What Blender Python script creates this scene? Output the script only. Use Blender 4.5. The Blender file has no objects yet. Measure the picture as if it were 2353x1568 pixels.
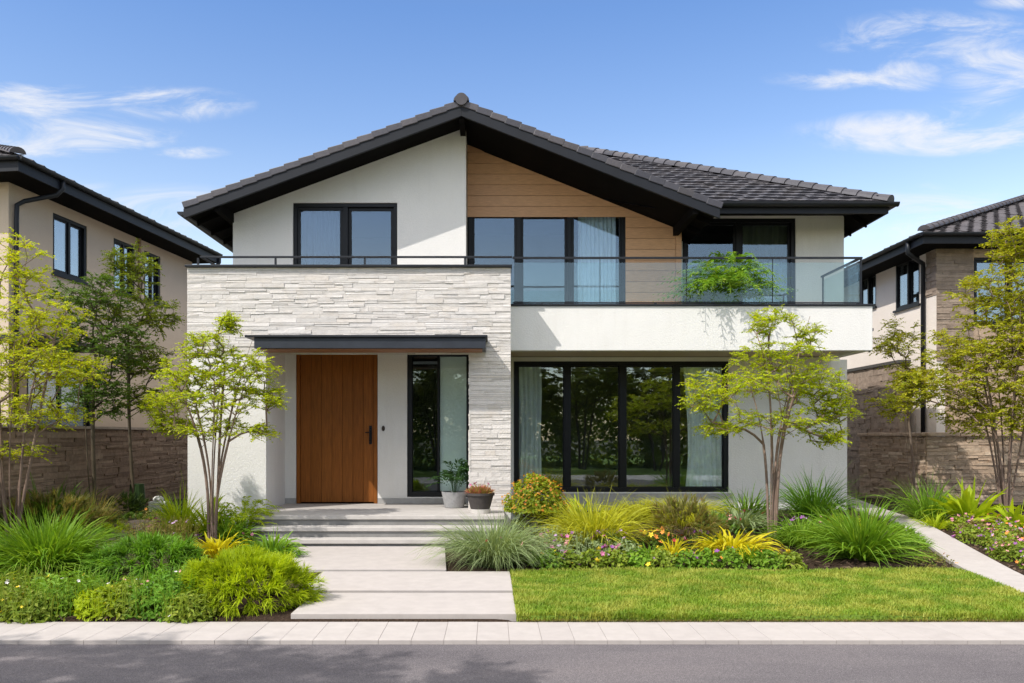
import bpy, math, random
import numpy as np
from mathutils import Vector, Matrix

# ------------------------------------------------------------------ camera, sky, sun, exposure
C = bpy.context.scene
F = 1900.0; VX = 1130.0; HY = 1000.0; EYE = 1.7     # focal length and vanishing point measured on a 2352 px wide print
cam_d = bpy.data.cameras.new("camera"); cam = bpy.data.objects.new("camera", cam_d)
C.collection.objects.link(cam); C.camera = cam
cam.location = (0, 0, EYE); cam.rotation_euler = (math.radians(90), 0, 0)
cam_d.sensor_width = 36; cam_d.lens = F / 2352 * 36
cam_d.shift_x = (1176 - VX) / 2352; cam_d.shift_y = (HY - 784) / 2352
cam_d.clip_start = 0.05; cam_d.clip_end = 2000

SUN = Vector((1.15, 1.0, -1.62)).normalized()          # the way the light travels
SUN_E = math.asin(-SUN.z); SUN_R = math.atan2(-SUN.x, -SUN.y)
sd = bpy.data.lights.new("sun", 'SUN'); sd.energy = 3.45; sd.angle = math.radians(0.5); sd.color = (1.0, 0.955, 0.885)
sun = bpy.data.objects.new("sun", sd); C.collection.objects.link(sun)
sun.rotation_euler = SUN.to_track_quat('-Z', 'Y').to_euler()
C.view_settings.view_transform = 'Standard'; C.view_settings.look = 'None'
C.view_settings.gamma = 1; C.view_settings.exposure = 0.38

def build_world():
    w = bpy.data.worlds.new("World"); C.world = w; w.use_nodes = True
    nt = w.node_tree; N = nt.nodes; L = nt.links
    N.clear()
    def math_(op, a, b=None, c=None, clamp=False):
        n = N.new('ShaderNodeMath'); n.operation = op; n.use_clamp = clamp
        for i, x in enumerate((a, b, c)):
            if x is None: continue
            if isinstance(x, (int, float)): n.inputs[i].default_value = x
            else: L.new(x, n.inputs[i])
        return n.outputs[0]
    out = N.new('ShaderNodeOutputWorld'); bg = N.new('ShaderNodeBackground')
    sky = N.new('ShaderNodeTexSky'); sky.sky_type = 'NISHITA'; sky.sun_disc = False
    sky.sun_elevation = SUN_E; sky.sun_rotation = SUN_R
    sky.air_density = 1.0; sky.dust_density = 0.6; sky.ozone_density = 2.2; sky.altitude = 0
    bg.inputs[1].default_value = 0.15
    tc = N.new('ShaderNodeTexCoord'); sep = N.new('ShaderNodeSeparateXYZ'); L.new(tc.outputs['Generated'], sep.inputs[0])
    ay = math_('MAXIMUM', math_('ABSOLUTE', sep.outputs[1]), 0.05)
    u = math_('DIVIDE', sep.outputs[0], ay); v = math_('DIVIDE', sep.outputs[2], ay)
    cb = N.new('ShaderNodeCombineXYZ'); L.new(math_('MULTIPLY', u, 6.5), cb.inputs[0]); L.new(math_('MULTIPLY', v, 21.0), cb.inputs[1])
    nz = N.new('ShaderNodeTexNoise'); nz.inputs['Scale'].default_value = 1.0; nz.inputs['Detail'].default_value = 9
    nz.inputs['Roughness'].default_value = 0.66; nz.inputs['Distortion'].default_value = 0.9
    L.new(cb.outputs[0], nz.inputs['Vector'])
    total = None
    for (px, py, rx, ry, k) in [(70, 225, 230, 62, 1.0), (370, 240, 230, 48, .8), (110, 315, 330, 62, 1.0), (430, 350, 110, 18, .6),
                                (2140, 85, 280, 72, .8), (1930, 182, 190, 30, .75), (2080, 172, 120, 50, .85), (2290, 165, 170, 80, .9),
                                (2130, 305, 340, 58, .95), (2280, 265, 170, 60, .85), (2150, 345, 90, 20, .6), (2352, 5, 120, 22, .6),
                                (400, 490, 230, 75, .62), (2150, 500, 330, 80, .62), (60, 440, 220, 60, .5), (2130, 430, 70, 18, .5)]:
        cx, cy, sx, sy = (px - VX) / F, (HY - py) / F, rx / F, ry / F
        a = math_('DIVIDE', math_('SUBTRACT', u, cx), sx); b = math_('DIVIDE', math_('SUBTRACT', v, cy), sy)
        e = math_('SUBTRACT', 1.0, math_('ADD', math_('MULTIPLY', a, a), math_('MULTIPLY', b, b)), clamp=True)
        e = math_('MULTIPLY', e, k)
        total = e if total is None else math_('MAXIMUM', total, e)
    dens = math_('ADD', math_('MULTIPLY', total, 0.5), math_('MULTIPLY', math_('SUBTRACT', nz.outputs[0], 0.48), 2.9))
    mr = N.new('ShaderNodeMapRange'); mr.interpolation_type = 'SMOOTHSTEP'
    mr.inputs['From Min'].default_value = -0.05; mr.inputs['From Max'].default_value = 0.95; mr.inputs['To Max'].default_value = 0.82
    L.new(dens, mr.inputs['Value'])
    mask = math_('MULTIPLY', mr.outputs[0], math_('MULTIPLY', total, 1.7, clamp=True))
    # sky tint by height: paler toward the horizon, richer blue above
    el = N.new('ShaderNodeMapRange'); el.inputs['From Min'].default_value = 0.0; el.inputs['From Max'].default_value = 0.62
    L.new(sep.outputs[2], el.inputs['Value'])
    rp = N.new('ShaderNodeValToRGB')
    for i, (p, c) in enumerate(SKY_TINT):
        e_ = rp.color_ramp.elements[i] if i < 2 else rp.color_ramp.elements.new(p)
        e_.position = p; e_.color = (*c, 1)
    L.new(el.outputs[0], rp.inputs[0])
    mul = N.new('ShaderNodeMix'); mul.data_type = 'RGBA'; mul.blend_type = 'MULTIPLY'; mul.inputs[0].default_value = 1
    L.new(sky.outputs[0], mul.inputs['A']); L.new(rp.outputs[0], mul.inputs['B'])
    mx = N.new('ShaderNodeMix'); mx.data_type = 'RGBA'
    # a broad bright veil added overhead and to the rear, out of view, to raise ambient light
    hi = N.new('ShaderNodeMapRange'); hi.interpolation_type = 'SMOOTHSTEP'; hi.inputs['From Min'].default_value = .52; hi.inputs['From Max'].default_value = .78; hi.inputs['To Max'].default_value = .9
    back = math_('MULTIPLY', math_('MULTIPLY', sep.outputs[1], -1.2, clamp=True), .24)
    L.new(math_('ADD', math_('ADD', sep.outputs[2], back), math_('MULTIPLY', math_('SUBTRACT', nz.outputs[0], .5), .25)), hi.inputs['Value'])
    L.new(mask, mx.inputs[0]); L.new(mul.outputs['Result'], mx.inputs['A']); mx.inputs['B'].default_value = CLOUD; fill_veil = N.new('ShaderNodeMix'); fill_veil.data_type = 'RGBA'
    L.new(hi.outputs[0], fill_veil.inputs[0]); L.new(mx.outputs['Result'], fill_veil.inputs['A']); fill_veil.inputs['B'].default_value = (9.0, 8.8, 8.6, 1); mx = fill_veil
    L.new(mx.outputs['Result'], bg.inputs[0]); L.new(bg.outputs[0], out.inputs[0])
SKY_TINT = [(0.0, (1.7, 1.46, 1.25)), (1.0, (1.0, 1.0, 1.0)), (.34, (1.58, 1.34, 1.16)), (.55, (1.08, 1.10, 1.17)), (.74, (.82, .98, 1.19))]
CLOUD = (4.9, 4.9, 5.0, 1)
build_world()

# ------------------------------------------------------------------ helpers
R = random.Random(7)
RS = np.random.default_rng(11)
def PX(px, D): return (px - VX) / F * D
def PZ(py, D): return EYE + (HY - py) / F * D

def link(o): C.collection.objects.link(o); return o
def tag(o, label=None, cat=None, group=None, kind=None):
    if label: o['label'] = label
    if cat: o['category'] = cat
    if group: o['group'] = group
    if kind: o['kind'] = kind
    return o
def thing(name, label, cat, loc=(0, 0, 0), group=None, rz=0):
    o = link(bpy.data.objects.new(name, None)); o.location = loc; o.rotation_euler = (0, 0, rz); o.empty_display_size = .2
    return tag(o, label, cat, group)

def place(o, parent):
    """children keep the world coordinates they were modelled in"""
    if parent is not None:
        o.parent = parent
        m = Matrix.Identity(4); q = parent
        while q is not None:
            m = Matrix.LocRotScale(q.location, q.rotation_euler, q.scale) @ m if q.parent is None else q.matrix_parent_inverse @ Matrix.LocRotScale(q.location, q.rotation_euler, q.scale) @ m
            q = q.parent
        o.matrix_parent_inverse = m.inverted()

def np_mesh(name, V, Q, mat, parent=None, smooth=False):
    """V (n,3); Q (m,4) quads or (m,3) triangles"""
    V = np.asarray(V, dtype=np.float32); Q = np.asarray(Q, dtype=np.int32); k = Q.shape[1]
    me = bpy.data.meshes.new(name)
    me.vertices.add(len(V)); me.vertices.foreach_set('co', V.ravel())
    me.loops.add(Q.size); me.loops.foreach_set('vertex_index', Q.ravel())
    me.polygons.add(len(Q)); me.polygons.foreach_set('loop_start', np.arange(0, Q.size, k, dtype=np.int32))
    me.polygons.foreach_set('use_smooth', np.full(len(Q), smooth))
    me.update(calc_edges=True); me.materials.append(mat)
    o = link(bpy.data.objects.new(name, me)); place(o, parent)
    return o

class MB:
    def __init__(s, M=None): s.v = []; s.f = []; s.M = M
    def add(s, vs, fs):
        n = len(s.v)
        s.v += [tuple(s.M @ Vector(p)) if s.M is not None else tuple(p) for p in vs]
        s.f += [tuple(i + n for i in f) for f in fs]
        return s
    def box(s, x0, x1, y0, y1, z0, z1):
        return s.add([(x0, y0, z0), (x1, y0, z0), (x1, y1, z0), (x0, y1, z0), (x0, y0, z1), (x1, y0, z1), (x1, y1, z1), (x0, y1, z1)],
                     [(0, 3, 2, 1), (4, 5, 6, 7), (0, 1, 5, 4), (1, 2, 6, 5), (2, 3, 7, 6), (3, 0, 4, 7)])
    def prism(s, poly, y0, y1):
        """poly: (x, z) counter-clockwise seen from the front, extruded along y"""
        n = len(poly)
        vs = [(x, y0, z) for x, z in poly] + [(x, y1, z) for x, z in poly]
        fs = [tuple(range(n)), tuple(range(2 * n - 1, n - 1, -1))]
        fs += [(i, i + n, (i + 1) % n + n, (i + 1) % n) for i in range(n)]
        return s.add(vs, fs)
    def beam(s, a, b, side, up):
        """bar from a to b with half-width vector side and half-height vector up"""
        a, b, side, up = map(Vector, (a, b, side, up))
        vs = [a - side - up, a + side - up, a + side + up, a - side + up, b - side - up, b + side - up, b + side + up, b - side + up]
        return s.add(vs, [(0, 1, 2, 3), (7, 6, 5, 4), (0, 4, 5, 1), (1, 5, 6, 2), (2, 6, 7, 3), (3, 7, 4, 0)])
    def tube(s, pts, rad, n=8, cap=True):
        pts = [Vector(p) for p in pts]
        if not isinstance(rad, (list, tuple)): rad = [rad] * len(pts)
        vs = []; ref = None
        for i, p in enumerate(pts):
            d = (pts[min(i + 1, len(pts) - 1)] - pts[max(i - 1, 0)]).normalized()
            if ref is None: ref = d.orthogonal().normalized()
            ref = (ref - d * ref.dot(d)).normalized(); bi = d.cross(ref)
            for k in range(n):
                a = 2 * math.pi * k / n
                vs.append(p + (ref * math.cos(a) + bi * math.sin(a)) * rad[i])
        fs = []
        for i in range(len(pts) - 1):
            for k in range(n):
                fs.append((i * n + k, i * n + (k + 1) % n, (i + 1) * n + (k + 1) % n, (i + 1) * n + k))
        if cap:
            fs.append(tuple(range(n - 1, -1, -1))); fs.append(tuple(range((len(pts) - 1) * n, len(pts) * n)))
        return s.add(vs, fs)
    def lathe(s, prof, c=(0, 0, 0), n=28):
        vs = []; fs = []
        for (r, z) in prof:
            for k in range(n):
                a = 2 * math.pi * k / n; vs.append((c[0] + r * math.cos(a), c[1] + r * math.sin(a), c[2] + z))
        for i in range(len(prof) - 1):
            for k in range(n): fs.append((i * n + k, i * n + (k + 1) % n, (i + 1) * n + (k + 1) % n, (i + 1) * n + k))
        return s.add(vs, fs)
    def build(s, name, mat, parent=None, smooth=False, bevel=0):
        me = bpy.data.meshes.new(name); me.from_pydata(s.v, [], s.f); me.materials.append(mat); me.update()
        if smooth:
            me.polygons.foreach_set('use_smooth', [True] * len(me.polygons))
        o = link(bpy.data.objects.new(name, me)); place(o, parent)
        if bevel:
            m = o.modifiers.new('bevel', 'BEVEL'); m.width = bevel; m.segments = 2; m.limit_method = 'ANGLE'; m.angle_limit = math.radians(50)
        return o

def frame(ox, oy, rz): return Matrix.Translation((ox, oy, 0)) @ Matrix.Rotation(rz, 4, 'Z')

# ------------------------------------------------------------------ materials
class NT:
    def __init__(s, name):
        s.m = bpy.data.materials.new(name); s.m.use_nodes = True; s.t = s.m.node_tree; s.N = s.t.nodes; s.L = s.t.links
        s.p = s.N['Principled BSDF']; s.out = s.N['Material Output']; s.co = None
    def n(s, t, **kw):
        x = s.N.new(t)
        for k, v in kw.items(): setattr(x, k, v)
        return x
    def coord(s, scale=(1, 1, 1)):
        if s.co is None: s.co = s.n('ShaderNodeTexCoord')
        mp = s.n('ShaderNodeMapping'); mp.inputs['Scale'].default_value = scale
        s.L.new(s.co.outputs['Object'], mp.inputs['Vector']); return mp.outputs[0]
    def noise(s, scale, detail=4, rough=.55, stretch=(1, 1, 1), dist=0):
        x = s.n('ShaderNodeTexNoise'); x.inputs['Scale'].default_value = scale; x.inputs['Detail'].default_value = detail
        x.inputs['Roughness'].default_value = rough; x.inputs['Distortion'].default_value = dist
        s.L.new(s.coord(stretch), x.inputs['Vector']); return x.outputs[0]
    def ramp(s, fac, stops):
        x = s.n('ShaderNodeValToRGB')
        for i, (p, c) in enumerate(stops):
            e = x.color_ramp.elements[i] if i < 2 else x.color_ramp.elements.new(p)
            e.position = p; e.color = (c[0], c[1], c[2], 1)
        s.L.new(fac, x.inputs[0]); return x.outputs[0]
    def mix(s, fac, a, b, mode='MIX'):
        x = s.n('ShaderNodeMix', data_type='RGBA', blend_type=mode)
        for k, val in ((0, fac), ('A', a), ('B', b)):
            if isinstance(val, (int, float)): x.inputs[k].default_value = val
            elif isinstance(val, tuple): x.inputs[k].default_value = (*val[:3], 1)
            else: s.L.new(val, x.inputs[k])
        return x.outputs['Result']
    def island(s):
        return s.n('ShaderNodeNewGeometry').outputs['Random Per Island']
    def bump(s, h, strength=.3, dist=.01, prev=None):
        x = s.n('ShaderNodeBump'); x.inputs['Strength'].default_value = strength; x.inputs['Distance'].default_value = dist
        s.L.new(h, x.inputs['Height'])
        if prev is not None: s.L.new(prev, x.inputs['Normal'])
        s.L.new(x.outputs[0], s.p.inputs['Normal']); return x.outputs[0]
    def color(s, c):
        if isinstance(c, tuple): s.p.inputs['Base Color'].default_value = (*c[:3], 1)
        else: s.L.new(c, s.p.inputs['Base Color'])
    def set(s, rough=.6, spec=.5, metal=0):
        s.p.inputs['Roughness'].default_value = rough; s.p.inputs['Specular IOR Level'].default_value = spec; s.p.inputs['Metallic'].default_value = metal

def shade(c, k): return tuple(min(1, x * k) for x in c)
def m_stucco(name, c, k=.06, streak=.05):
    t = NT(name); t.set(.85, .25)
    a = t.ramp(t.noise(1.3, 5, .6), [(.3, shade(c, 1 - k)), (.7, shade(c, 1 + k * .6))])
    g = t.noise(55, 3, .6)
    col = t.mix(t.ramp(g, [(.35, (0, 0, 0)), (.7, (1, 1, 1))]), a, shade(c, .93))
    st = t.ramp(t.noise(3.2, 6, .7, (1, 1, .12)), [(.5, (1, 1, 1)), (.8, (1 - streak, 1 - streak * 1.1, 1 - streak * 1.25))])
    t.color(t.mix(1.0, col, st, 'MULTIPLY'))
    b = t.bump(t.noise(38, 4, .65), .55, .012); t.bump(t.noise(140, 2), .35, .004, b); return t.m
def m_island(name, cols, rough=.8, nscale=14, namt=.25, bscale=30, bstr=.5, bdist=.006, stretch=(1, 1, 1), spec=.3, mottle=None):
    """stones, boards and tiles: a tint for each piece, a grain over it"""
    t = NT(name); t.set(rough, spec)
    n = len(cols); base = t.ramp(t.island(), [(i / (n - 1), c) for i, c in enumerate(cols)])
    g = t.ramp(t.noise(nscale, 6, .65, stretch), [(.25, (1 - namt,) * 3), (.75, (1 + namt * .4,) * 3)])
    col = t.mix(1.0, base, g, 'MULTIPLY')
    if mottle: col = t.mix(t.ramp(t.noise(mottle[0], 4), [(.55, (0, 0, 0)), (.75, (mottle[2],) * 3)]), col, mottle[1])
    t.color(col)
    t.bump(t.noise(bscale, 5, .65, stretch), bstr, bdist); return t.m
def m_metal(name, c, rough=.42):
    t = NT(name); t.set(rough, .3)
    t.color(t.ramp(t.noise(3, 3), [(.3, shade(c, .85)), (.7, shade(c, 1.2))]))
    return t.m
def m_glass(name, base, tint=(.9, .95, .96), power=4):
    t = NT(name); t.N.remove(t.p)
    lw = t.n('ShaderNodeLayerWeight'); lw.inputs[0].default_value = .5
    pw = t.n('ShaderNodeMath', operation='POWER'); t.L.new(lw.outputs['Facing'], pw.inputs[0]); pw.inputs[1].default_value = power
    mr = t.n('ShaderNodeMapRange'); t.L.new(pw.outputs[0], mr.inputs['Value']); mr.inputs['To Min'].default_value = base; mr.inputs['To Max'].default_value = .95
    tr = t.n('ShaderNodeBsdfTransparent'); tr.inputs[0].default_value = (*tint, 1)
    gl = t.n('ShaderNodeBsdfGlossy'); gl.inputs['Roughness'].default_value = 0.0; gl.inputs['Color'].default_value = (.86, .94, 1, 1)
    mx = t.n('ShaderNodeMixShader'); t.L.new(mr.outputs[0], mx.inputs[0]); t.L.new(tr.outputs[0], mx.inputs[1]); t.L.new(gl.outputs[0], mx.inputs[2])
    # slight waviness of the pane
    bp = t.n('ShaderNodeBump'); bp.inputs['Strength'].default_value = .04; bp.inputs['Distance'].default_value = .02
    t.L.new(t.noise(1.6, 2), bp.inputs['Height']); t.L.new(bp.outputs[0], gl.inputs['Normal'])
    t.L.new(mx.outputs[0], t.out.inputs[0]); return t.m
def m_leaf(name, cols, trans=.35, rough=.55, spec=.3, big=None):
    t = NT(name); t.set(rough, spec)
    n = len(cols); base = t.ramp(t.island(), [(i / (n - 1), c) for i, c in enumerate(cols)])
    base = t.mix(1.0, base, t.ramp(t.noise(2.2, 3), [(.3, (.75, .78, .75)), (.7, (1.18, 1.15, 1.1))]), 'MULTIPLY')
    if big: base = t.mix(t.ramp(t.noise(big[0], 3), [(.42, (0, 0, 0)), (.62, (big[2],) * 3)]), base, big[1])
    t.color(base)
    tl = t.n('ShaderNodeBsdfTranslucent'); t.L.new(t.mix(1.0, base, (1.25, 1.15, .6), 'MULTIPLY'), tl.inputs[0])
    mx = t.n('ShaderNodeMixShader'); mx.inputs[0].default_value = trans
    t.L.new(t.p.outputs[0], mx.inputs[1]); t.L.new(tl.outputs[0], mx.inputs[2]); t.L.new(mx.outputs[0], t.out.inputs[0]); return t.m
def m_plain(name, c, rough=.7, var=.15, scale=20, bump=0, spec=.3):
    t = NT(name); t.set(rough, spec); t.color(t.ramp(t.noise(scale, 5), [(.3, shade(c, 1 - var)), (.7, shade(c, 1 + var))]))
    if bump: t.bump(t.noise(scale * 3, 4), .5, bump)
    return t.m
def m_asphalt(name):
    t = NT(name); t.set(.92, .15)
    fine = t.ramp(t.noise(160, 3, .7), [(.3, (.075, .067, .073)), (.52, (.14, .126, .131)), (.72, (.30, .272, .277))])
    big = t.ramp(t.noise(.8, 6, .6, (.5, 1.6, 1)), [(.3, (.80, .80, .82)), (.5, (1, 1, 1)), (.72, (1.14, 1.12, 1.1))])
    spot = t.ramp(t.noise(2.6, 4, .7), [(.62, (1, 1, 1)), (.72, (.80, .80, .81))]); big = t.mix(1.0, big, spot, 'MULTIPLY')
    t.color(t.mix(1.0, fine, big, 'MULTIPLY')); t.bump(t.noise(150, 3), .7, .006); return t.m
def m_soil(name, c=(.055, .036, .025)):
    t = NT(name); t.set(.95, .1)
    t.color(t.ramp(t.noise(45, 5, .7), [(.3, shade(c, .45)), (.55, c), (.78, shade(c, 2.1))])); t.bump(t.noise(40, 5, .7), 1, .03); return t.m
def m_cloth(name, c, trans=.4):
    t = NT(name); t.set(.9, .1); t.color(t.mix(1.0, c, t.ramp(t.noise(6, 3, .5, (8, 8, .3)), [(.3, (.85, .85, .85)), (.7, (1.05, 1.05, 1.05))]), 'MULTIPLY'))
    tl = t.n('ShaderNodeBsdfTranslucent'); tl.inputs[0].default_value = (*c, 1)
    mx = t.n('ShaderNodeMixShader'); mx.inputs[0].default_value = trans
    t.L.new(t.p.outputs[0], mx.inputs[1]); t.L.new(tl.outputs[0], mx.inputs[2]); t.L.new(mx.outputs[0], t.out.inputs[0]); return t.m

WHITE = m_stucco('white_stucco', (.745, .725, .70), streak=.07)
BEIGE = m_stucco('beige_stucco', (.60, .485, .375))
CREAM = m_stucco('cream_stucco', (.80, .72, .65))
STONE = m_island('pale_ledgestone', [(.58, .54, .505), (.645, .605, .575), (.68, .64, .61), (.61, .575, .545), (.655, .60, .55)], .88, 9, .14, 26, .7, .012, mottle=(5, (.56, .50, .44), .5))
TAN = m_island('tan_stone', [(.36, .265, .19), (.48, .36, .265), (.43, .31, .22), (.55, .43, .32)], .88, 8, .35, 22, .8, .015)
BROWN = m_island('brown_stone', [(.18, .12, .085), (.29, .205, .15), (.22, .15, .105), (.35, .26, .19)], .88, 8, .4, 20, .8, .015)
GREYSTONE = m_island('dark_stone', [(.27, .205, .16), (.36, .28, .22), (.31, .24, .19)], .9, 7, .35, 18, .8, .015)
WOOD = m_island('oak_boards', [(.60, .335, .185), (.68, .39, .22), (.63, .355, .20), (.71, .42, .245)], .55, 5, .3, 9, .3, .004, (1.2, 4, 16))
DOORWOOD = m_island('door_boards', [(.23, .075, .014), (.27, .09, .018), (.245, .082, .016), (.29, .10, .021)], .5, 4, .45, 8, .25, .003, (14, 6, .7), spec=.15)
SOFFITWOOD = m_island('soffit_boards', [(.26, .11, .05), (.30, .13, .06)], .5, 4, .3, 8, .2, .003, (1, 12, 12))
METAL = m_metal('charcoal_metal', (.014, .016, .021), .45)
BLACK = m_metal('black_frame', (.004, .0045, .007), .45)
FASCIA = m_metal('charcoal_fascia', (.009, .0105, .0155), .55)
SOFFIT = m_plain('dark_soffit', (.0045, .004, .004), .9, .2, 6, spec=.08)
CANOPY = m_metal('slate_canopy', (.028, .032, .042), .45)
TILE = m_island('slate_tile', [(.032, .031, .042), (.062, .058, .072), (.044, .042, .054), (.085, .076, .086), (.052, .046, .052)], .5, 12, .3, 40, .4, .004, spec=.5)
TILEFAR = m_island('neighbour_tile', [(.055, .048, .054), (.085, .074, .08), (.068, .06, .066)], .6, 12, .3, 40, .4, .004, spec=.45)
GLASS_UP = m_glass('upper_glass', .105, (.86, .93, .98))
GLASS_LOW = m_glass('garden_glass', .11, (.93, .97, .97))
GLASS_RAIL = m_glass('rail_glass', .055, (.90, .965, .955))
GLASS_NB = m_glass('neighbour_glass', .25, (.7, .75, .8))
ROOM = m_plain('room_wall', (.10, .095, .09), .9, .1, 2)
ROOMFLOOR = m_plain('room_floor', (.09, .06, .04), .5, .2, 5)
SHEER = m_cloth('sheer_white', (.92, .95, .95), .25)
DRAPE = m_cloth('olive_drape', (.20, .19, .12), .25)
DARKDRAPE = m_cloth('slate_drape', (.08, .10, .15), .2)
BLIND = m_plain('pale_blind', (.82, .81, .78), .8, .05, 2)
PAVE = m_island('pale_paver', [(.42, .38, .36), (.445, .405, .382), (.432, .392, .37)], .85, 7, .12, 60, .3, .004, mottle=(2.5, (.37, .335, .315), .45))
STEP = m_island('step_stone', [(.45, .42, .395), (.48, .45, .425)], .8, 6, .16, 50, .3, .004, mottle=(2, (.32, .30, .28), .45))
SHADED_RISER = m_plain('shaded_riser_stone', (.215, .208, .20), .85, .14, 7, .004)  # shade on the risers put into the colour, darker than the treads
ASPHALT = m_asphalt('asphalt')
SOIL = m_soil('mulch')
EARTH = m_plain('earth', (.10, .095, .055), .95, .3, 1.5, .02)
DARKPATH = m_plain('old_paving', (.10, .078, .065), .9, .25, 9, .01)
PLINTH = m_plain('grey_plinth', (.36, .35, .34), .85, .1, 12, .003)
BARK = m_island('pale_bark', [(.20, .135, .10), (.27, .19, .15), (.23, .16, .12)], .85, 20, .35, 40, .6, .006, (1, 1, .3))
DARKBARK = m_island('dark_bark', [(.07, .055, .035), (.10, .078, .05)], .9, 20, .35, 40, .6, .006, (1, 1, .3))
GOLDLEAF = m_leaf('golden_leaf', [(.34, .46, .014), (.56, .60, .018), (.42, .52, .015), (.64, .62, .02), (.28, .40, .014)], .5)
MAPLELEAF = m_leaf('yellow_green_leaf', [(.30, .44, .014), (.52, .60, .018), (.40, .52, .015), (.62, .63, .02), (.25, .38, .014)], .5)
OLIVELEAF = m_leaf('olive_leaf', [(.25, .31, .014), (.44, .45, .02), (.33, .38, .018), (.50, .44, .03)], .44)
GREENLEAF = m_leaf('green_leaf', [(.06, .13, .012), (.11, .19, .02), (.08, .15, .015)], .4)
DARKLEAF = m_leaf('dark_leaf', [(.03, .06, .010), (.05, .09, .014), (.04, .075, .012)], .3)
SHADELEAF = m_leaf('street_leaf', [(.09, .13, .012), (.18, .20, .018), (.12, .16, .015)], .4)
BALCLEAF = m_leaf('balcony_leaf', [(.11, .26, .018), (.20, .36, .025), (.15, .31, .02), (.30, .40, .03)], .45)
LIME = m_leaf('lime_leaf', [(.30, .43, .012), (.45, .55, .018), (.37, .49, .015)], .45)
YELLOW = m_leaf('yellow_leaf', [(.52, .50, .015), (.66, .58, .02), (.58, .54, .018)], .4)
CHART = m_leaf('chartreuse_leaf', [(.38, .42, .03), (.54, .54, .04), (.46, .48, .03)], .42)
GRASSG = m_leaf('grass_green', [(.12, .26, .018), (.20, .36, .026), (.16, .30, .02), (.27, .40, .04)], .38)
DEEPG = m_leaf('deep_green', [(.09, .235, .018), (.17, .34, .025), (.12, .28, .02), (.21, .38, .04)], .38)
GREYG = m_leaf('grey_green', [(.20, .28, .11), (.29, .37, .17), (.24, .32, .14), (.36, .43, .23)], .32)
RUSSET = m_leaf('russet_leaf', [(.19, .23, .04), (.27, .21, .06), (.22, .27, .045), (.36, .25, .11), (.16, .22, .035)], .38)
AUTUMN = m_leaf('orange_leaf', [(.15, .24, .014), (.28, .35, .018), (.20, .30, .015), (.38, .40, .02), (.24, .32, .016), (.42, .34, .025)], .4)
SUCC = m_leaf('red_leaf', [(.50, .10, .12), (.28, .26, .05), (.60, .18, .20), (.48, .24, .10), (.22, .26, .05)], .3)
HOUSEPLANT = m_leaf('houseplant_leaf', [(.03, .085, .02), (.05, .12, .03), (.04, .10, .025)], .3)
COVER = m_leaf('border_leaf', [(.15, .25, .02), (.27, .35, .03), (.20, .29, .025), (.36, .40, .06)], .38)
LAWNM = m_leaf('lawn_blade', [(.15, .27, .018), (.22, .34, .026), (.185, .30, .022), (.30, .36, .05)], .35, big=(2.6, (.44, .44, .08), .75))
LAWNBASE = m_plain('lawn_soil', (.12, .19, .022), .95, .3, 6, .02)
CONCRETE = m_plain('concrete_pot', (.30, .297, .30), .9, .16, 16, .006)
DARKPOT = m_plain('dark_pot', (.06, .052, .05), .7, .2, 14, .004)
SAUCER = m_plain('pale_saucer', (.55, .52, .49), .8, .1, 14)
BRASS = m_plain('bronze', (.05, .035, .025), .4, .2, 20)
PETAL = {k: m_plain('petal_' + k, c, .6, .2, 40) for k, c in dict(purple=(.26, .07, .30), pink=(.60, .17, .34), orange=(.75, .26, .05), yellow=(.80, .58, .04), red=(.50, .06, .06), white=(.72, .66, .66), lilac=(.46, .30, .48), rose=(.62, .28, .28)).items()}
WHITEBOX = m_plain('white_plastic', (.62, .62, .60), .5, .05, 5)
# ------------------------------------------------------------------ ground, road, pavement, beds
def smooth(a, b, x):
    t = np.clip((x - a) / (b - a), 0, 1); return t * t * (3 - 2 * t)
# right-hand garden path, as (depth, left edge, right edge)
PATHR = [(7.56, 5.32, 5.86), (8.54, 5.52, 5.96), (9.55, 5.68, 6.18), (10.4, 5.82, 6.42), (12.3, 6.36, 6.86), (14.2, 6.86, 7.30), (16.1, 7.16, 7.66), (17.4, 7.36, 7.95), (20, 7.6, 8.6)]
PD = [p[0] for p in PATHR]
def path_l(d): return np.interp(d, PD, [p[1] for p in PATHR])
def path_r(d): return np.interp(d, PD, [p[2] for p in PATHR])
def gz(x, y):
    """height of the planted ground"""
    x = np.asarray(x, float); y = np.asarray(y, float)
    rise = smooth(9.5, 14.5, y) * .20
    mid = smooth(-4.6, -3.4, x) * (1 - smooth(.3, 1.0, x))          # the walk to the door stays level
    b = .02 * np.sin(x * 3.1 + y * 1.7) * np.sin(y * 2.3 - x * .9) + .012 * np.sin(x * 9 + 1) * np.sin(y * 8)
    side = np.clip(1 - np.abs(x - (path_l(y) + path_r(y)) / 2) / .9, 0, 1)
    under = (1 - smooth(10.0, 10.3, y)) * smooth(.1, .3, x) * (1 - smooth(5.2, 5.6, x))
    return .02 - .07 * (1 - smooth(7.552, 7.59, y)) - .06 * under + rise * (1 - mid) + b * (1 - np.clip(side * 2, 0, 1)) * (1 - mid)

def grid_sheet(name, xs, ys, zf, mat, kind='structure'):
    X, Y = np.meshgrid(xs, ys); Z = zf(X, Y)
    n, m = X.shape; V = np.stack([X, Y, Z], -1).reshape(-1, 3)
    i = np.arange(n * m).reshape(n, m)
    Q = np.stack([i[:-1, :-1], i[:-1, 1:], i[1:, 1:], i[1:, :-1]], -1).reshape(-1, 4)
    return tag(np_mesh(name, V, Q, mat, smooth=True), kind=kind)

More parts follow.
